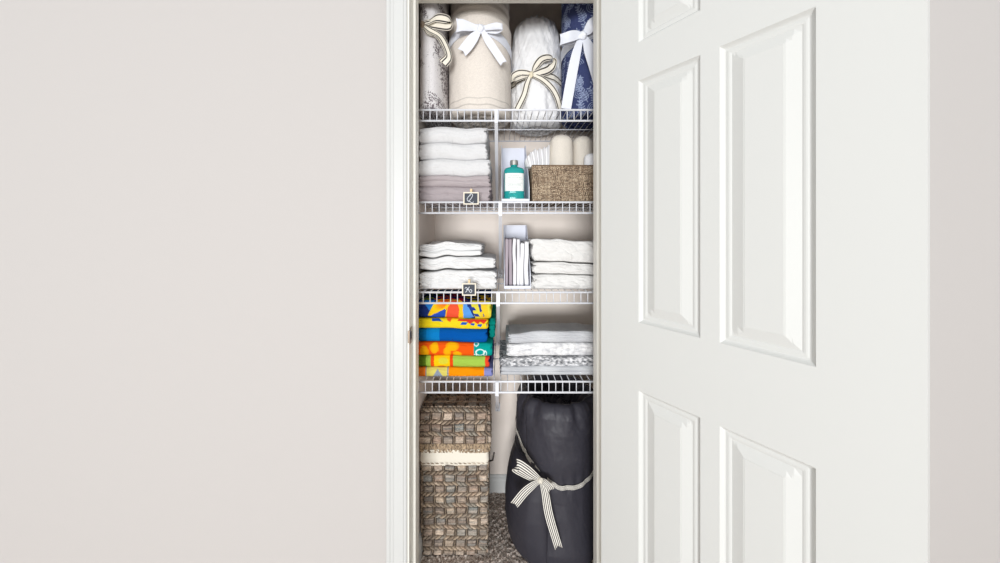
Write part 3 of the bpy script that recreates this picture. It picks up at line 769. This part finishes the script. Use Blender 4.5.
ribbon('ribbon_tail', [P(423,25,d-.004), P(430,30,d-.010), P(440,36,d-.014), P(446,46,d-.012), P(449,57,d-.008), P(444,64,d-.010)], [.016,.024,.028,.028,.026,.028], [(.4,.3,.8), (.5,.3,.8), (.6,.5,.5), (.8,.6,0), (.8,.6,-.1), (.8,.3,-.5)], M['ribbon'], cream_stripe, rb)
ribbon('ribbon_tail', [P(423,25,d-.004), P(428,33,d-.002), P(437,36,d-.010), P(443,45,d-.008), P(447,55,d-.002), P(441,62,d-.008)], [.014,.018,.020,.020,.018,.020], [(.4,.3,.8), (.5,.3,.8), (.6,.5,.5), (.8,.6,0), (.8,.6,-.1), (.8,.3,-.5)], M['ribbon'], cream_stripe, rb)
knot('knot', P(422.5,24.5,d-.006), (.009,.009,.012), M['ribbon'], (130,115,100), rb)

# ------------------------------------------------------------------ dark comforter on the floor
cx_, cy_ = .245, 1.425
def r5(th, z):
    t = z/.60
    pr = np.interp(t, [0, .04, .12, .25, .42, .55, .7, .85, .95, 1.0], [1.06, 1.09, 1.10, 1.05, .99, .97, 1.0, 1.0, .97, .92])
    gath = np.clip((t-.82)/.18, 0, 1); cin = np.exp(-((z-.335)/.035)**2)
    w_ = .020*ridge(th*2.5+z*3, z*9, 2)*(.5+gath)+.003*ridge(th*5, z*22, 7)+.040*gath*np.sin(th*12+3*fbm(np.cos(th)*2, np.sin(th)*2, z*5))+.010*cin*np.sin(th*26+z*20)-.015*cin
    seam = -.012*np.exp(-((th-(PI+.62))/.02)**2)-.010*np.exp(-((th-(2*PI-.55))/.02)**2)
    return pr*(1+.018*fbm(np.cos(th)*2.5, np.sin(th)*2.5, z*8)+w_+seam)
cm = thing('rolled_comforter', (cx_, cy_, .006), 'large charcoal comforter rolled upright on the carpet tied with ticking ribbon', 'rolled bedding')
def darkcol(T, Z, V, Fk, kinds): return lin((54,53,61))*(1+.06*fbm(T*6, Z*12)[..., None])
roll('comforter_roll', cx_, cy_, .008, .615, .175, .178, darkcol, M['duvet'], cm, rfn=r5, nth=360, nz=260, rnd=.030, pitch=.075, amp=.040, hole=.10,
     topfn=lambda th, f: .012*np.sin(th*11+f*6)*f*min(1, (1-f)*4+.3))
# outer flap that widens to the left low down
thn = np.linspace(PI*.95-.6, PI*1.5-.35, 70); zn = np.linspace(.012, .385, 90)
Tn, Zn = np.meshgrid(thn, zn)
prof_r = np.interp(Zn, [.0, .03, .10, .18, .26, .32, .36, .385], [.198, .212, .222, .222, .212, .197, .184, .175])
env = np.clip((thn[-1]-Tn)/.35, 0, 1)**.6
rr = np.interp(Zn/.6, [0, .04, .12, .25, .42, .55, .7, .85], [1.06, 1.09, 1.10, 1.05, .99, .97, 1.0, 1.0])*.178
rout = rr*(1-env)+np.maximum(prof_r, rr+.004)*env+.003*fbm(Tn*3, Zn*10)
Vo = np.stack([cx_+rout*np.cos(Tn), cy_+rout*np.sin(Tn), Zn], -1); ri = np.minimum(rout-.004, rr*.94)
Vi = np.stack([cx_+ri*np.cos(Tn), cy_+ri*np.sin(Tn), Zn], -1)
nu_, nv2 = len(thn), len(zn); q = gridq(nu_, nv2); N0 = nu_*nv2; sd = []
for i in range(nv2-1): sd += [(i*nu_, (i+1)*nu_, N0+(i+1)*nu_, N0+i*nu_), (i*nu_+nu_-1, N0+i*nu_+nu_-1, N0+(i+1)*nu_+nu_-1, (i+1)*nu_+nu_-1)]
for i in range(nu_-1): sd += [(i, N0+i, N0+i+1, i+1), ((nv2-1)*nu_+i, (nv2-1)*nu_+i+1, N0+(nv2-1)*nu_+i+1, N0+(nv2-1)*nu_+i)]
mobj('outer_flap', np.concatenate([Vo.reshape(-1, 3), Vi.reshape(-1, 3)]), np.concatenate([q, q[:, ::-1]+N0, np.array(sd)]), M['duvet'], cm, col=ccol((53,52,60), (2*N0,)))
def zband(t):
    s = math.sin(t)      # -1 front
    return np.interp(t, [PI*.5, PI*1.0, PI*1.12, PI*1.33, PI*1.45, PI*1.6, PI*1.75, PI*2.0, PI*2.5], [.47, .46, .44, .355, .318, .315, .335, .40, .47])
rb = band('ribbon', cx_, cy_, .175, .178, zband, .016, M['ribbon'], ticking, cm, rfn=r5, off=.004, n=150, a0=PI*.5, a1=PI*2.5)
rb['label'] = 'cream ribbon with thin black ticking stripes'
d = 1.232
ribbon('bow_loop', [P(540.5,480,d), P(533,475,d-.012), P(525,469,d-.018), P(518,465,d-.014), P(516.5,468.5,d-.004), P(523,473,d+.004), P(532,478,d+.004), P(540,481.5,d+.004)], [.014,.030,.037,.038,.034,.030,.024,.014], [(.5,-.05,.85)]*8, M['ribbon'], ticking, rb)
ribbon('bow_loop', [P(541,480,d), P(545,483,d-.014), P(549,487,d-.018), P(550,490,d-.012), P(546,488,d-.004), P(541,482,d)], [.014,.024,.028,.028,.024,.014], [(.75,-.2,.6)]*6, M['ribbon'], ticking, rb)
ribbon('ribbon_tail', [P(540,481,d-.004), P(532,486,d-.012), P(524,493,d-.012), P(515,504,d-.006)], [.014,.026,.031,.031], None, M['ribbon'], ticking, rb, notch=.006)
ribbon('ribbon_tail', [P(541,481,d-.006), P(545,492,d-.014), P(549,515,d-.018), P(558,546,d-.022)], [.014,.026,.030,.028], None, M['ribbon'], ticking, rb, notch=.010)
knot('knot', P(540.5,480.5,d-.008), (.010,.009,.010), M['ribbon'], (228,222,208), rb)

# ------------------------------------------------------------------ woven hamper
hx0, hx1, hy0, hy1 = LW+.0015, -.040, 1.300, 1.478
PER = [(hx0, hy0), (hx1, hy0), (hx1, hy1), (hx0, hy1)]
def cellrand(i, j, s): return _H[(i*7+s*13) % 64, (j*11+s*5) % 64, s % 64]
def weave(s, z, seed=0, rowh=.0430):
    """height (m) and colour of the seagrass weave at (along, up)"""
    s = s+.0065*fbm(s*20, z*20, seed, 3); z = z+.0045*fbm(s*24+7, z*18, seed, 3)
    row = np.floor(z/rowh).astype(int); v = z/rowh-row
    off = .30*cellrand(row, row*0, 3+seed)
    bw = .0445
    uu = s/bw+off; ci = np.floor(uu).astype(int); u = uu-ci
    inb = v < .66; vb = v/.66
    stn = vb*5+.25*vn(s*40, z*5, seed); strand = np.floor(stn).astype(int); vs = stn-strand
    du = np.minimum(u, 1-u)*bw; dv = np.minimum(vb, 1-vb)*.66*rowh
    pill = np.clip((du-.0042)/.0035, 0, 1)**.5*np.clip((dv-.0012)/.0035, 0, 1)**.5
    hb = .0100*pill+.0030*np.sqrt(np.clip(1-(2*vs-1)**2, 0, 1))*pill
    tie = np.exp(-(du/.0016)**2); tt_ = .5+.5*np.sin((vb*3+u*2)*2*PI)
    hb = np.maximum(hb, tie*(.0090+.0030*tt_))
    vr = (v-.66)/.34; sl = np.where(row % 2 == 0, 1, -1)
    tw = s/.0180+vr*1.1*sl; tf = tw-np.floor(tw); ti = np.floor(tw).astype(int)
    dtw = np.clip((np.minimum(tf, 1-tf)-.05)/.22, 0, 1)**.6; dvr = np.clip(np.minimum(vr, 1-vr)/.22, 0, 1)**.6
    hr = .0135*dtw*dvr
    H = np.where(inb, hb, hr)
    pal = lin(np.array([(186,168,148), (160,144,130), (130,122,114), (142,144,140), (206,188,170), (112,98,88), (176,152,134), (140,130,122)]))
    kb = (cellrand(ci, row, 11+seed)*8).astype(int) % 8; kb2 = (cellrand(ci*3+strand, row, 17+seed)*8).astype(int) % 8
    kr = (cellrand(ti, row, 23+seed)*8).astype(int) % 8
    cb = pal[kb]*.6+pal[kb2]*.4; crr = pal[kr]*.6+lin((184,164,140))*.4
    c = np.where(inb[..., None], cb, crr)
    c = np.where((inb & (tie > .45))[..., None], c*.4+lin((176,156,130))*.6, c)
    c = c*(1+.32*vn(s*70, z*800)[..., None]*inb[..., None]+.25*vn(s*300, z*300)[..., None])
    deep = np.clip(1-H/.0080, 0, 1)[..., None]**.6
    c = c*(1-deep*.92)+lin((58,47,40))*deep*.92     # occlusion shade painted into the deep gaps between strands
    return H*.8, np.clip(c, .01, 1)
def perim(ns_, r=.02):
    """rounded rectangle: positions, normals, arc length"""
    pts = []; 
    x0, x1, y0, y1 = hx0+.004, hx1-.006, hy0+.006, hy1-.006
    segs_ = [((x0+r, y0), (x1-r, y0), (0, -1)), ((x1-r, y0+r), None, -PI/2), ((x1, y0+r), (x1, y1-r), (1, 0)), ((x1-r, y1-r), None, 0), ((x1-r, y1), (x0+r, y1), (0, 1)), ((x0+r, y1-r), None, PI/2), ((x0, y1-r), (x0, y0+r), (-1, 0)), ((x0+r, y0+r), None, PI)]
    out = []; L = 0
    for a, b_, nn in segs_:
        if b_ is not None:
            ln = math.dist(a, b_); k = max(2, int(ln/ns_))
            for i in range(k): t = i/k; out.append((a[0]+(b_[0]-a[0])*t, a[1]+(b_[1]-a[1])*t, nn[0], nn[1], L+ln*t))
            L += ln
        else:
            ln = r*PI/2; k = 12
            for i in range(k): an = nn+PI/2*i/k; out.append((a[0]+r*math.cos(an), a[1]+r*math.sin(an), math.cos(an), math.sin(an), L+ln*i/k))
            L += ln
    return np.array(out)
pm = perim(.0012, .014)
hm = thing('lidded_hamper', ((hx0+hx1)/2, (hy0+hy1)/2, .006), 'woven seagrass hamper with a lid and cream liner on the carpet', 'hamper')
def shell(name, za, zb2, grow, seed, top=False):
    zs = np.arange(za, zb2, .0012)
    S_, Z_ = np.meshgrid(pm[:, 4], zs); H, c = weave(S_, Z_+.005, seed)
    taper = -.004*(1-Z_/.4) if not top else 0*Z_
    V = np.stack([pm[:, 0][None]+pm[:, 2][None]*(H+grow+taper-.008), pm[:, 1][None]+pm[:, 3][None]*(H+grow+taper-.008), Z_], -1)
    return V, c
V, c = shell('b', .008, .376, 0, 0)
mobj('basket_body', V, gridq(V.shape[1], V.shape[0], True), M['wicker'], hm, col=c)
zs = np.linspace(.360, .424, 34); S_, Z_ = np.meshgrid(pm[:, 4], zs)
bul = .004*np.sin((Z_-.360)/.064*PI)+.0015*fbm(S_*30, Z_*20)+.0012*ridge(S_*14, Z_*30)-.002
wz = .004*vn(S_*12, 0*S_)*(zs < .372)[:, None]
mobj('liner', np.stack([pm[:, 0][None]+pm[:, 2][None]*bul, pm[:, 1][None]+pm[:, 3][None]*bul, Z_+wz], -1), gridq(len(pm), len(zs), True), M['liner'], hm, col=ccol((232,226,212), Z_.shape))['label'] = 'cream cotton liner'
# lid: rim of fringe-like twist, then the face, then the top
ZL0, ZL1 = .414, .580
zs = np.arange(ZL0, ZL1, .0013); S_, Z_ = np.meshgrid(pm[:, 4], zs)
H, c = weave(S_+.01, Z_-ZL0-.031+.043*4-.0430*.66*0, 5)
fr = Z_ < ZL0+.030
Hf = .004+.0040*(.5+.5*vn(S_*170, Z_*200))+.003*vn(S_*400, Z_*300)
cf = lin((166,146,122))*(1+.6*vn(S_*260, Z_*200)[..., None]); cf = np.clip(cf, .03, 1)
H = np.where(fr, Hf, H); c = np.where(fr[..., None], cf, c)
rn = np.clip((Z_-(ZL1-.016))/.016, 0, 1); up_ = (Z_-ZL0)/(ZL1-ZL0)
out_ = -.001+H-.010*rn**2
V = np.stack([pm[:, 0][None]+pm[:, 2][None]*(out_+.002)-.006*up_*(pm[:, 2][None] > .3), pm[:, 1][None]+pm[:, 3][None]*(out_-.004)+.030*up_*(pm[:, 3][None] < -.3)*np.clip(-pm[:, 3][None], 0, 1), Z_], -1)
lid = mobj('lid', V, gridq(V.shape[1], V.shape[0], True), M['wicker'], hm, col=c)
gx2 = np.arange(hx0+.004, hx1-.008, .0016); gy2 = np.arange(hy0+.034, hy1-.006, .0016); X_, Y_ = np.meshgrid(gx2, gy2)
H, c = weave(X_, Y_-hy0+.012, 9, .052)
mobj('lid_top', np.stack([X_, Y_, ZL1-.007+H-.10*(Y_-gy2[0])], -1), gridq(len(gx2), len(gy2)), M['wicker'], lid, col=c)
t_ = MB(); t_.tube([(hx1-.004, hy1-.13, .352), (hx1+.010, hy1-.135, .358), (hx1+.016, hy1-.14, .392)], .0035, 8); t_.build('closure_loop', plain('dark_leather', (50,42,38), .6), hm, True)

# ------------------------------------------------------------------ white open bins and contents
def bin_box(name, x0, x1, ya, yb, z0, ztop, zlow, label, grp):
    t = thing(name, ((x0+x1)/2, (ya+yb)/2, z0), label, 'storage bin', grp)
    k = .0022
    b_ = MB(); b_.box(x0, x1, ya, yb, z0, z0+k); b_.build('base', M['plastic'], t)
    b_ = MB(); b_.box(x0, x1, yb-k, yb, z0+k, ztop); b_.build('back_panel', M['plastic'], t)
    for s, x in ((-1, x0), (1, x1-k)):
        b_ = MB(); b_.prism([(ya+k, z0+k), (yb-k, z0+k), (yb-k, ztop), (yb-.05, ztop), (ya+k, zlow)], 0, x, x+k); b_.build('side_panel', M['plastic'], t)
    b_ = MB(); b_.box(x0, x1, ya, ya+k, z0+k, z0+.012); b_.build('front_lip', M['plastic'], t)
    return t
bin_box('open_bin', .006, .113, 1.262, 1.50, z2+.002, 1.668, z2+.06, 'white open-fronted bin on the second shelf holding the teal bottle', 'white open bins')
bin_box('open_bin', .016, .118, 1.262, 1.50, z3+.002, 1.318, z3+.06, 'white open-fronted bin on the third shelf holding folded cloths upright', 'white open bins')
# upright folded cloths
def upright(x0, x1, ztop, rgb, label, seed):
    nu3, nv3 = 20, 40
    o = folded('folded_cloth', 0, ztop-(z3+.006), 1.285, 1.47, 0, x1-x0, tint(rgb, .03), M['cloth'], label, 'cloth', 'cloths standing in the lower white bin', seed=seed, layers=1, wr=.0015, rough_end=.002, nx=60, ns=90, rf=.45)
    # stand it on edge: local x -> up, local z -> -x
    me = o.data; n_ = len(me.vertices); co = np.empty(n_*3); me.vertices.foreach_get('co', co); co = co.reshape(-1, 3)+ORG[o.name]
    new = np.stack([x0+co[:, 2]+.0025*vn(co[:, 0]*14, co[:, 1]*8, seed), co[:, 1], z3+.006+co[:, 0]], 1)
    org = np.array([(x0+x1)/2, 1.38, z3+.006]); me.vertices.foreach_set('co', (new-org).ravel()); o.location = org; me.flip_normals(); me.update()
    return o
for i, (a, b_, zt, rgb, lb) in enumerate([
    (.0205, .0335, 1.263, (176,166,174), 'taupe grey cloth standing at the left end of the lower bin'),
    (.0345, .0485, 1.262, (168,158,166), 'taupe grey cloth standing second from left in the lower bin'),
    (.0500, .0640, 1.264, (238,237,240), 'white cloth standing beside the taupe cloths in the lower bin'),
    (.0650, .0770, 1.262, (238,237,240), 'white cloth standing in the middle of the lower bin'),
    (.0785, .0945, 1.246, (240,240,243), 'white cloth standing second from the right side of the lower bin'),
    (.0955, .1125, 1.252, (240,240,243), 'white cloth standing at the right side of the lower bin')]):
    upright(a, b_, zt, rgb, lb, 90+i)

# bottle
bx, by, bz = .0565, 1.325, z2+.0045
bt_ = thing('bottle', (bx, by, bz), 'teal bottle with white label and silver cap in the upper white bin', 'bottle')
def superlathe(profile, a, b_, sq, n=64):
    V = []
    th = np.linspace(0, 2*PI, n, endpoint=False)
    for r, z, s in profile:
        q = s; sup = (np.abs(np.cos(th))**q+np.abs(np.sin(th))**q)**(-1/q)
        aa = a if r > .6 else a*1.0; bb = b_ if r > .6 else a
        k = np.clip((r-.3)/.5, 0, 1); bb = a*(1-k)+b_*k
        V.append(np.stack([bx+aa*r*np.cos(th)*sup, by+bb*r*np.sin(th)*sup, np.full(n, bz+z)], 1))
    V = np.array(V); return V, gridq(n, len(profile), True)
prf = [(.02,0,2),(.80,0,3),(.93,.003,3),(.98,.010,3),(.98,.030,3),(.965,.034,3),(.98,.038,3),(.98,.116,3),(.965,.120,3),(.98,.124,3),(.95,.131,3),(.85,.136,2.6),(.62,.140,2.2),(.36,.143,2),(.32,.146,2),(.32,.152,2),(.02,.152,2)]
V, q = superlathe(prf, .0415, .030, 3); mobj('bottle_body', V, q, M['teal'], bt_)
V, q = superlathe([(.02,.150,2),(.37,.150,2),(.39,.152,2),(.39,.167,2),(.36,.169,2),(.02,.169,2)], .0415, .030, 3); mobj('cap', V, q, M['silver'], bt_, smooth=False)['label'] = 'silver cap'
th = np.linspace(PI*1.5-.95, PI*1.5+.95, 40); zs = np.array([.044, .114]); T3, Z3 = np.meshgrid(th, zs)
sup = (np.abs(np.cos(T3))**3+np.abs(np.sin(T3))**3)**(-1/3)
V = np.stack([bx+(.0415*.98+.0006)*np.cos(T3)*sup, by+(.030*.98+.0006)*np.sin(T3)*sup, bz+Z3], -1)
lb_ = mobj('label', V, gridq(40, 2), M['label'], bt_, smooth=True)
ik = MB()
for k, (w_, zz) in enumerate([(.018,.104), (.026,.096), (.030,.090), (.012,.082), (.028,.074), (.022,.069), (.026,.064), (.016,.056)]):
    x = -w_
    while x < w_:
        s_ = random.uniform(.0015, .004); ik.box(bx+x, bx+x+s_, by-.0312, by-.0304, bz+zz-.0006, bz+zz+.0006); x += s_+.0012
ik.build('label_print', M['ink'], lb_)

# ------------------------------------------------------------------ brown basket with cloths
kx0, kx1, ky0, ky1, kz0, kz1 = .122, .440, 1.262, 1.56, z2+.001, z2+.140
bk = thing('storage_basket', ((kx0+kx1)/2, (ky0+ky1)/2, kz0), 'brown woven rectangular basket on the second shelf filled with cloths', 'basket')
def fine(s, z):
    cw, ch = .0040, .0040
    i = np.floor(s/cw).astype(int); j = np.floor(z/ch).astype(int); u = s/cw-i; v = z/ch-j
    over = (i+j) % 2 == 0
    hgt = np.where(over, np.sqrt(np.clip(1-(2*v-1)**2, 0, 1))*(1-.3*np.abs(2*u-1)), np.sqrt(np.clip(1-(2*u-1)**2, 0, 1))*(1-.3*np.abs(2*v-1)))
    pal = lin(np.array([(136,116,96), (170,150,126), (104,86,70), (196,178,152), (84,68,56), (150,128,104)]))
    k = np.where(over, (_H[(i//9+j*3) % 64, j % 64, 3]*6).astype(int), (_H[i % 64, (i*5+j//9) % 64, 9]*6).astype(int)) % 6
    c = pal[k]*.5+pal[((_H[i % 64, j % 64, 21])*6).astype(int) % 6]*.5
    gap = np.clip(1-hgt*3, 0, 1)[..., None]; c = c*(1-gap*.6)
    return hgt*.0012, np.clip(c, 0, 1)
pl = [(kx0, ky0), (kx1, ky0), (kx1, ky1), (kx0, ky1), (kx0, ky0)]
pts = []; L = 0
for (a, b_), (c_, d_) in zip(pl[:-1], pl[1:]):
    ln = math.dist((a, b_), (c_, d_)); nn = ((d_-b_)/ln, -(c_-a)/ln); k = int(ln/.0012)
    for i in range(k): pts.append((a+(c_-a)*i/k, b_+(d_-b_)*i/k, nn[0], nn[1], L+ln*i/k))
    L += ln
pb = np.array(pts); zs = np.arange(kz0, kz1, .0012); S_, Z_ = np.meshgrid(pb[:, 4], zs); H, c = fine(S_, Z_)
tp = ((Z_-kz0)/(kz1-kz0)-1)*.004
V = np.stack([pb[:, 0][None]+pb[:, 2][None]*(H+tp), pb[:, 1][None]+pb[:, 3][None]*(H+tp), Z_], -1)
mobj('basket_body', V, gridq(len(pb), len(zs), True), M['twine'], bk, col=c)
ins_ = .006
inn = MB(); inn.box(kx0+ins_, kx1-ins_, ky0+ins_, ky0+ins_+.001, kz0+.01, kz1-.002); inn.box(kx0+ins_, kx1-ins_, ky1-ins_-.001, ky1-ins_, kz0+.01, kz1-.002)
inn.box(kx0+ins_, kx0+ins_+.001, ky0+ins_, ky1-ins_, kz0+.01, kz1-.002); inn.box(kx1-ins_-.001, kx1-ins_, ky0+ins_, ky1-ins_, kz0+.01, kz1-.002); inn.box(kx0+.004, kx1-.004, ky0+.004, ky1-.004, kz0+.002, kz0+.006)
inn.build('inner_wall', plain('basket_inside', (120,98,76), .8), bk)
rim = MB()
for (a, b_), (c_, d_) in zip(pl[:-1], pl[1:]): rim.tube([(a+(.003 if a < .2 else -.003), b_+(.003 if b_ < 1.4 else -.003), kz1), (c_+(.003 if c_ < .2 else -.003), d_+(.003 if d_ < 1.4 else -.003), kz1)], .0042, 8)
rim.build('rim', plain('rim_weave', (116,92,68), .75, bump=.6, bscale=300, vary=.3, vscale=250), bk, True)
# rolled cream cloths standing in the basket
def soft_roll(name, cx, cy, z0, z1_, rx, ry, rgb, label, cat, grp, seed, lean=0.0, sq=2.2, taper=.85):
    def rf(th, z):
        t = (z-z0)/(z1_-z0); return np.interp(t, [0, .1, .7, .9, 1], [.85, 1, 1.02, 1.0, .95])*(1+.03*fbm(np.cos(th)*2+seed, np.sin(th)*2, z*14)+.02*ridge(th*2+seed, z*14))
    t = roll(name, cx, cy, z0, z1_, rx, ry, lambda T, Z, V, Fk, k: lin(rgb)*(1+.03*fbm(T*9, Z*60)[..., None]), M['linen'], None, rfn=rf, nth=90, nz=60, rnd=min(rx, ry)*.7, pitch=.02, amp=.006, sq=sq)
    tag(t, label, cat, grp); return t
gp = 'rolled cloths standing in the brown basket'
soft_roll('rolled_cloth', .248, 1.34, kz0+.008, fz(136, 1.34), .046, .046, (226,219,208), 'cream rolled cloth standing tallest in the brown basket, left one', 'cloth', gp, 1)
soft_roll('rolled_cloth', .342, 1.370, kz0+.008, fz(137, 1.37), .042, .042, (224,217,206), 'cream rolled cloth standing in the brown basket, right one', 'cloth', gp, 2)
soft_roll('rolled_cloth', .357, 1.297, kz0+.008, fz(154, 1.297), .026, .024, (240,241,244), 'short white rolled cloth at the right edge of the brown basket', 'cloth', gp, 3)
# white crumpled cloth spilling over the left of the basket (fan of pleats)
nu4, nv4 = 120, 60
U4, V4 = np.meshgrid(np.linspace(0, 1, nu4), np.linspace(0, 1, nv4))
topx = .098+.110*U4; zt = fz(159, 1.33)+np.interp(U4, [0, .12, .35, .7, 1], [-.014, .012, .034, .040, .058])
botx = .130+.070*U4
x_ = botx+(topx-botx)*V4; z_ = (kz0+.06)+(zt-kz0-.06)*V4; y_ = 1.315+.010*np.sin(U4*38+3*V4)*(.4+V4)+.006*fbm(U4*6, V4*4)+.02*(1-V4)
x_ = np.maximum(x_, .131+0*x_) if False else np.where(z_ < kz1+.006, np.maximum(x_, .1315), x_)
fr_ = np.stack([x_, y_, z_], -1); bk_ = fr_+np.array([0, .016, -.001])
N0 = nu4*nv4; q = gridq(nu4, nv4); sd = []
for i in range(nv4-1): sd += [(i*nu4, (i+1)*nu4, N0+(i+1)*nu4, N0+i*nu4), (i*nu4+nu4-1, N0+i*nu4+nu4-1, N0+(i+1)*nu4+nu4-1, (i+1)*nu4+nu4-1)]
for i in range(nu4-1): sd += [(i, N0+i, N0+i+1, i+1), ((nv4-1)*nu4+i, (nv4-1)*nu4+i+1, N0+(nv4-1)*nu4+i+1, N0+(nv4-1)*nu4+i)]
o = mobj('pleated_cloth', np.concatenate([fr_.reshape(-1, 3), bk_.reshape(-1, 3)]), np.concatenate([q, q[:, ::-1]+N0, np.array(sd)]), M['cloth'], None, col=ccol((240,240,241), (2*N0,)))
tag(o, 'white pleated cloth fanned out over the left corner of the brown basket', 'cloth')

# ------------------------------------------------------------------ chalkboard clips
def chalk_sign(px, py, strokes, label, wpx, hpx, tilt):
    d = 1.208; c = P(px, py, d); s = d/F
    t = thing('chalkboard_clip', tuple(c), label, 'sign', 'small chalkboard clip signs')
    w_, h_ = wpx*s/2, hpx*s/2
    fr = MB(); k = .0045
    fr.box(c[0]-w_, c[0]+w_, d, d+.005, c[2]+h_-k, c[2]+h_, .0008); fr.box(c[0]-w_, c[0]+w_, d, d+.005, c[2]-h_, c[2]-h_+k, .0008)
    fr.box(c[0]-w_, c[0]-w_+k, d, d+.005, c[2]-h_+k*.8, c[2]+h_-k*.8, .0008); fr.box(c[0]+w_-k, c[0]+w_, d, d+.005, c[2]-h_+k*.8, c[2]+h_-k*.8, .0008)
    fr.build('frame', M['creamframe'], t)
    b_ = MB(); b_.box(c[0]-w_+.002, c[0]+w_-.002, d+.0018, d+.0045, c[2]-h_+.002, c[2]+h_-.002); bo = b_.build('board', M['slate'], t)
    L = MB()
    for st2 in strokes:
        pp = catmull([[c[0]+a*w_, d+.0014, c[2]+b2*h_] for a, b2 in st2], 6); L.tube(pp, .0011, 6)
    L.build('chalk_letter', M['chalk'], bo, True)
    cl = MB(); cl.box(c[0]-.004, c[0]+.004, d+.005, d+.009, c[2]-h_*.4, c[2]+h_+.013, .001); cl.box(c[0]-.0045, c[0]+.0045, d+.015, d+.019, c[2]-h_*.2, c[2]+h_+.013, .001)
    cl.build('clothespin', M['wood'], t)
    sp_ = MB(); sp_.tube([(c[0]-.005, d+.011, c[2]+h_+.003), (c[0]+.005, d+.011, c[2]+h_+.003)], .0028, 8); sp_.build('spring', M['silver'], t, True)
Qs = [[(-.05,.55), (-.35,.25), (-.5,-.15), (-.35,-.45), (-.1,-.2), (.12,.2), (.2,.55), (.0,.72), (-.18,.5)], [(-.35,-.45), (-.15,-.5), (.0,-.65), (.2,-.75), (.32,-.5)]]
Ks = [[(-.6,.15), (-.4,.35), (-.25,.1), (-.35,-.3), (-.55,-.45)], [(.05,.45), (-.12,.1), (-.38,-.05)], [(-.3,-.02), (-.1,.0), (.05,-.3), (.25,-.5), (.4,-.25), (.25,.0), (.1,-.15)]]
chalk_sign(471, 198.3, Qs, 'tiny framed chalkboard with a chalk Q clipped to the second shelf', 15.5, 12.5, 0)
chalk_sign(469, 289.5, Ks, 'tiny framed chalkboard with a chalk K clipped to the third shelf', 14, 12.5, 0)

# ------------------------------------------------------------------ light
wd_ = bpy.data.worlds.new('World'); bpy.context.scene.world = wd_; wd_.use_nodes = True
bg = wd_.node_tree.nodes['Background']; bg.inputs[0].default_value = (*lin((250,251,252)), 1); bg.inputs[1].default_value = .64
def area(name, loc, rot, sx, sy, power, col):
    L = bpy.data.lights.new(name, 'AREA'); L.shape = 'RECTANGLE'; L.size = sx; L.size_y = sy; L.energy = power; L.color = col
    o = bpy.data.objects.new(name, L); C.objects.link(o); o.location = loc; o.rotation_euler = rot; return o
area('front_fill_light', (-.75, -6.0, .85), (PI/2, 0, -.10), 2.6, 1.5, 405, (.985, .993, 1.0))  # unseen soft light added behind the camera to brighten the closet

cam = bpy.data.cameras.new('Camera'); co = bpy.data.objects.new('Camera', cam); C.objects.link(co)
co.location = (0, 0, HZ); co.rotation_euler = (PI/2, 0, 0)
cam.sensor_width = 36; cam.lens = 36*F/1000; cam.shift_y = -49.5/1000; cam.clip_start = .02
sc = bpy.context.scene; sc.camera = co
sc.view_settings.view_transform = 'Standard'; sc.view_settings.look = 'None'; sc.view_settings.gamma = 1
sc.view_settings.use_curve_mapping = False; sc.view_settings.exposure = 0.10
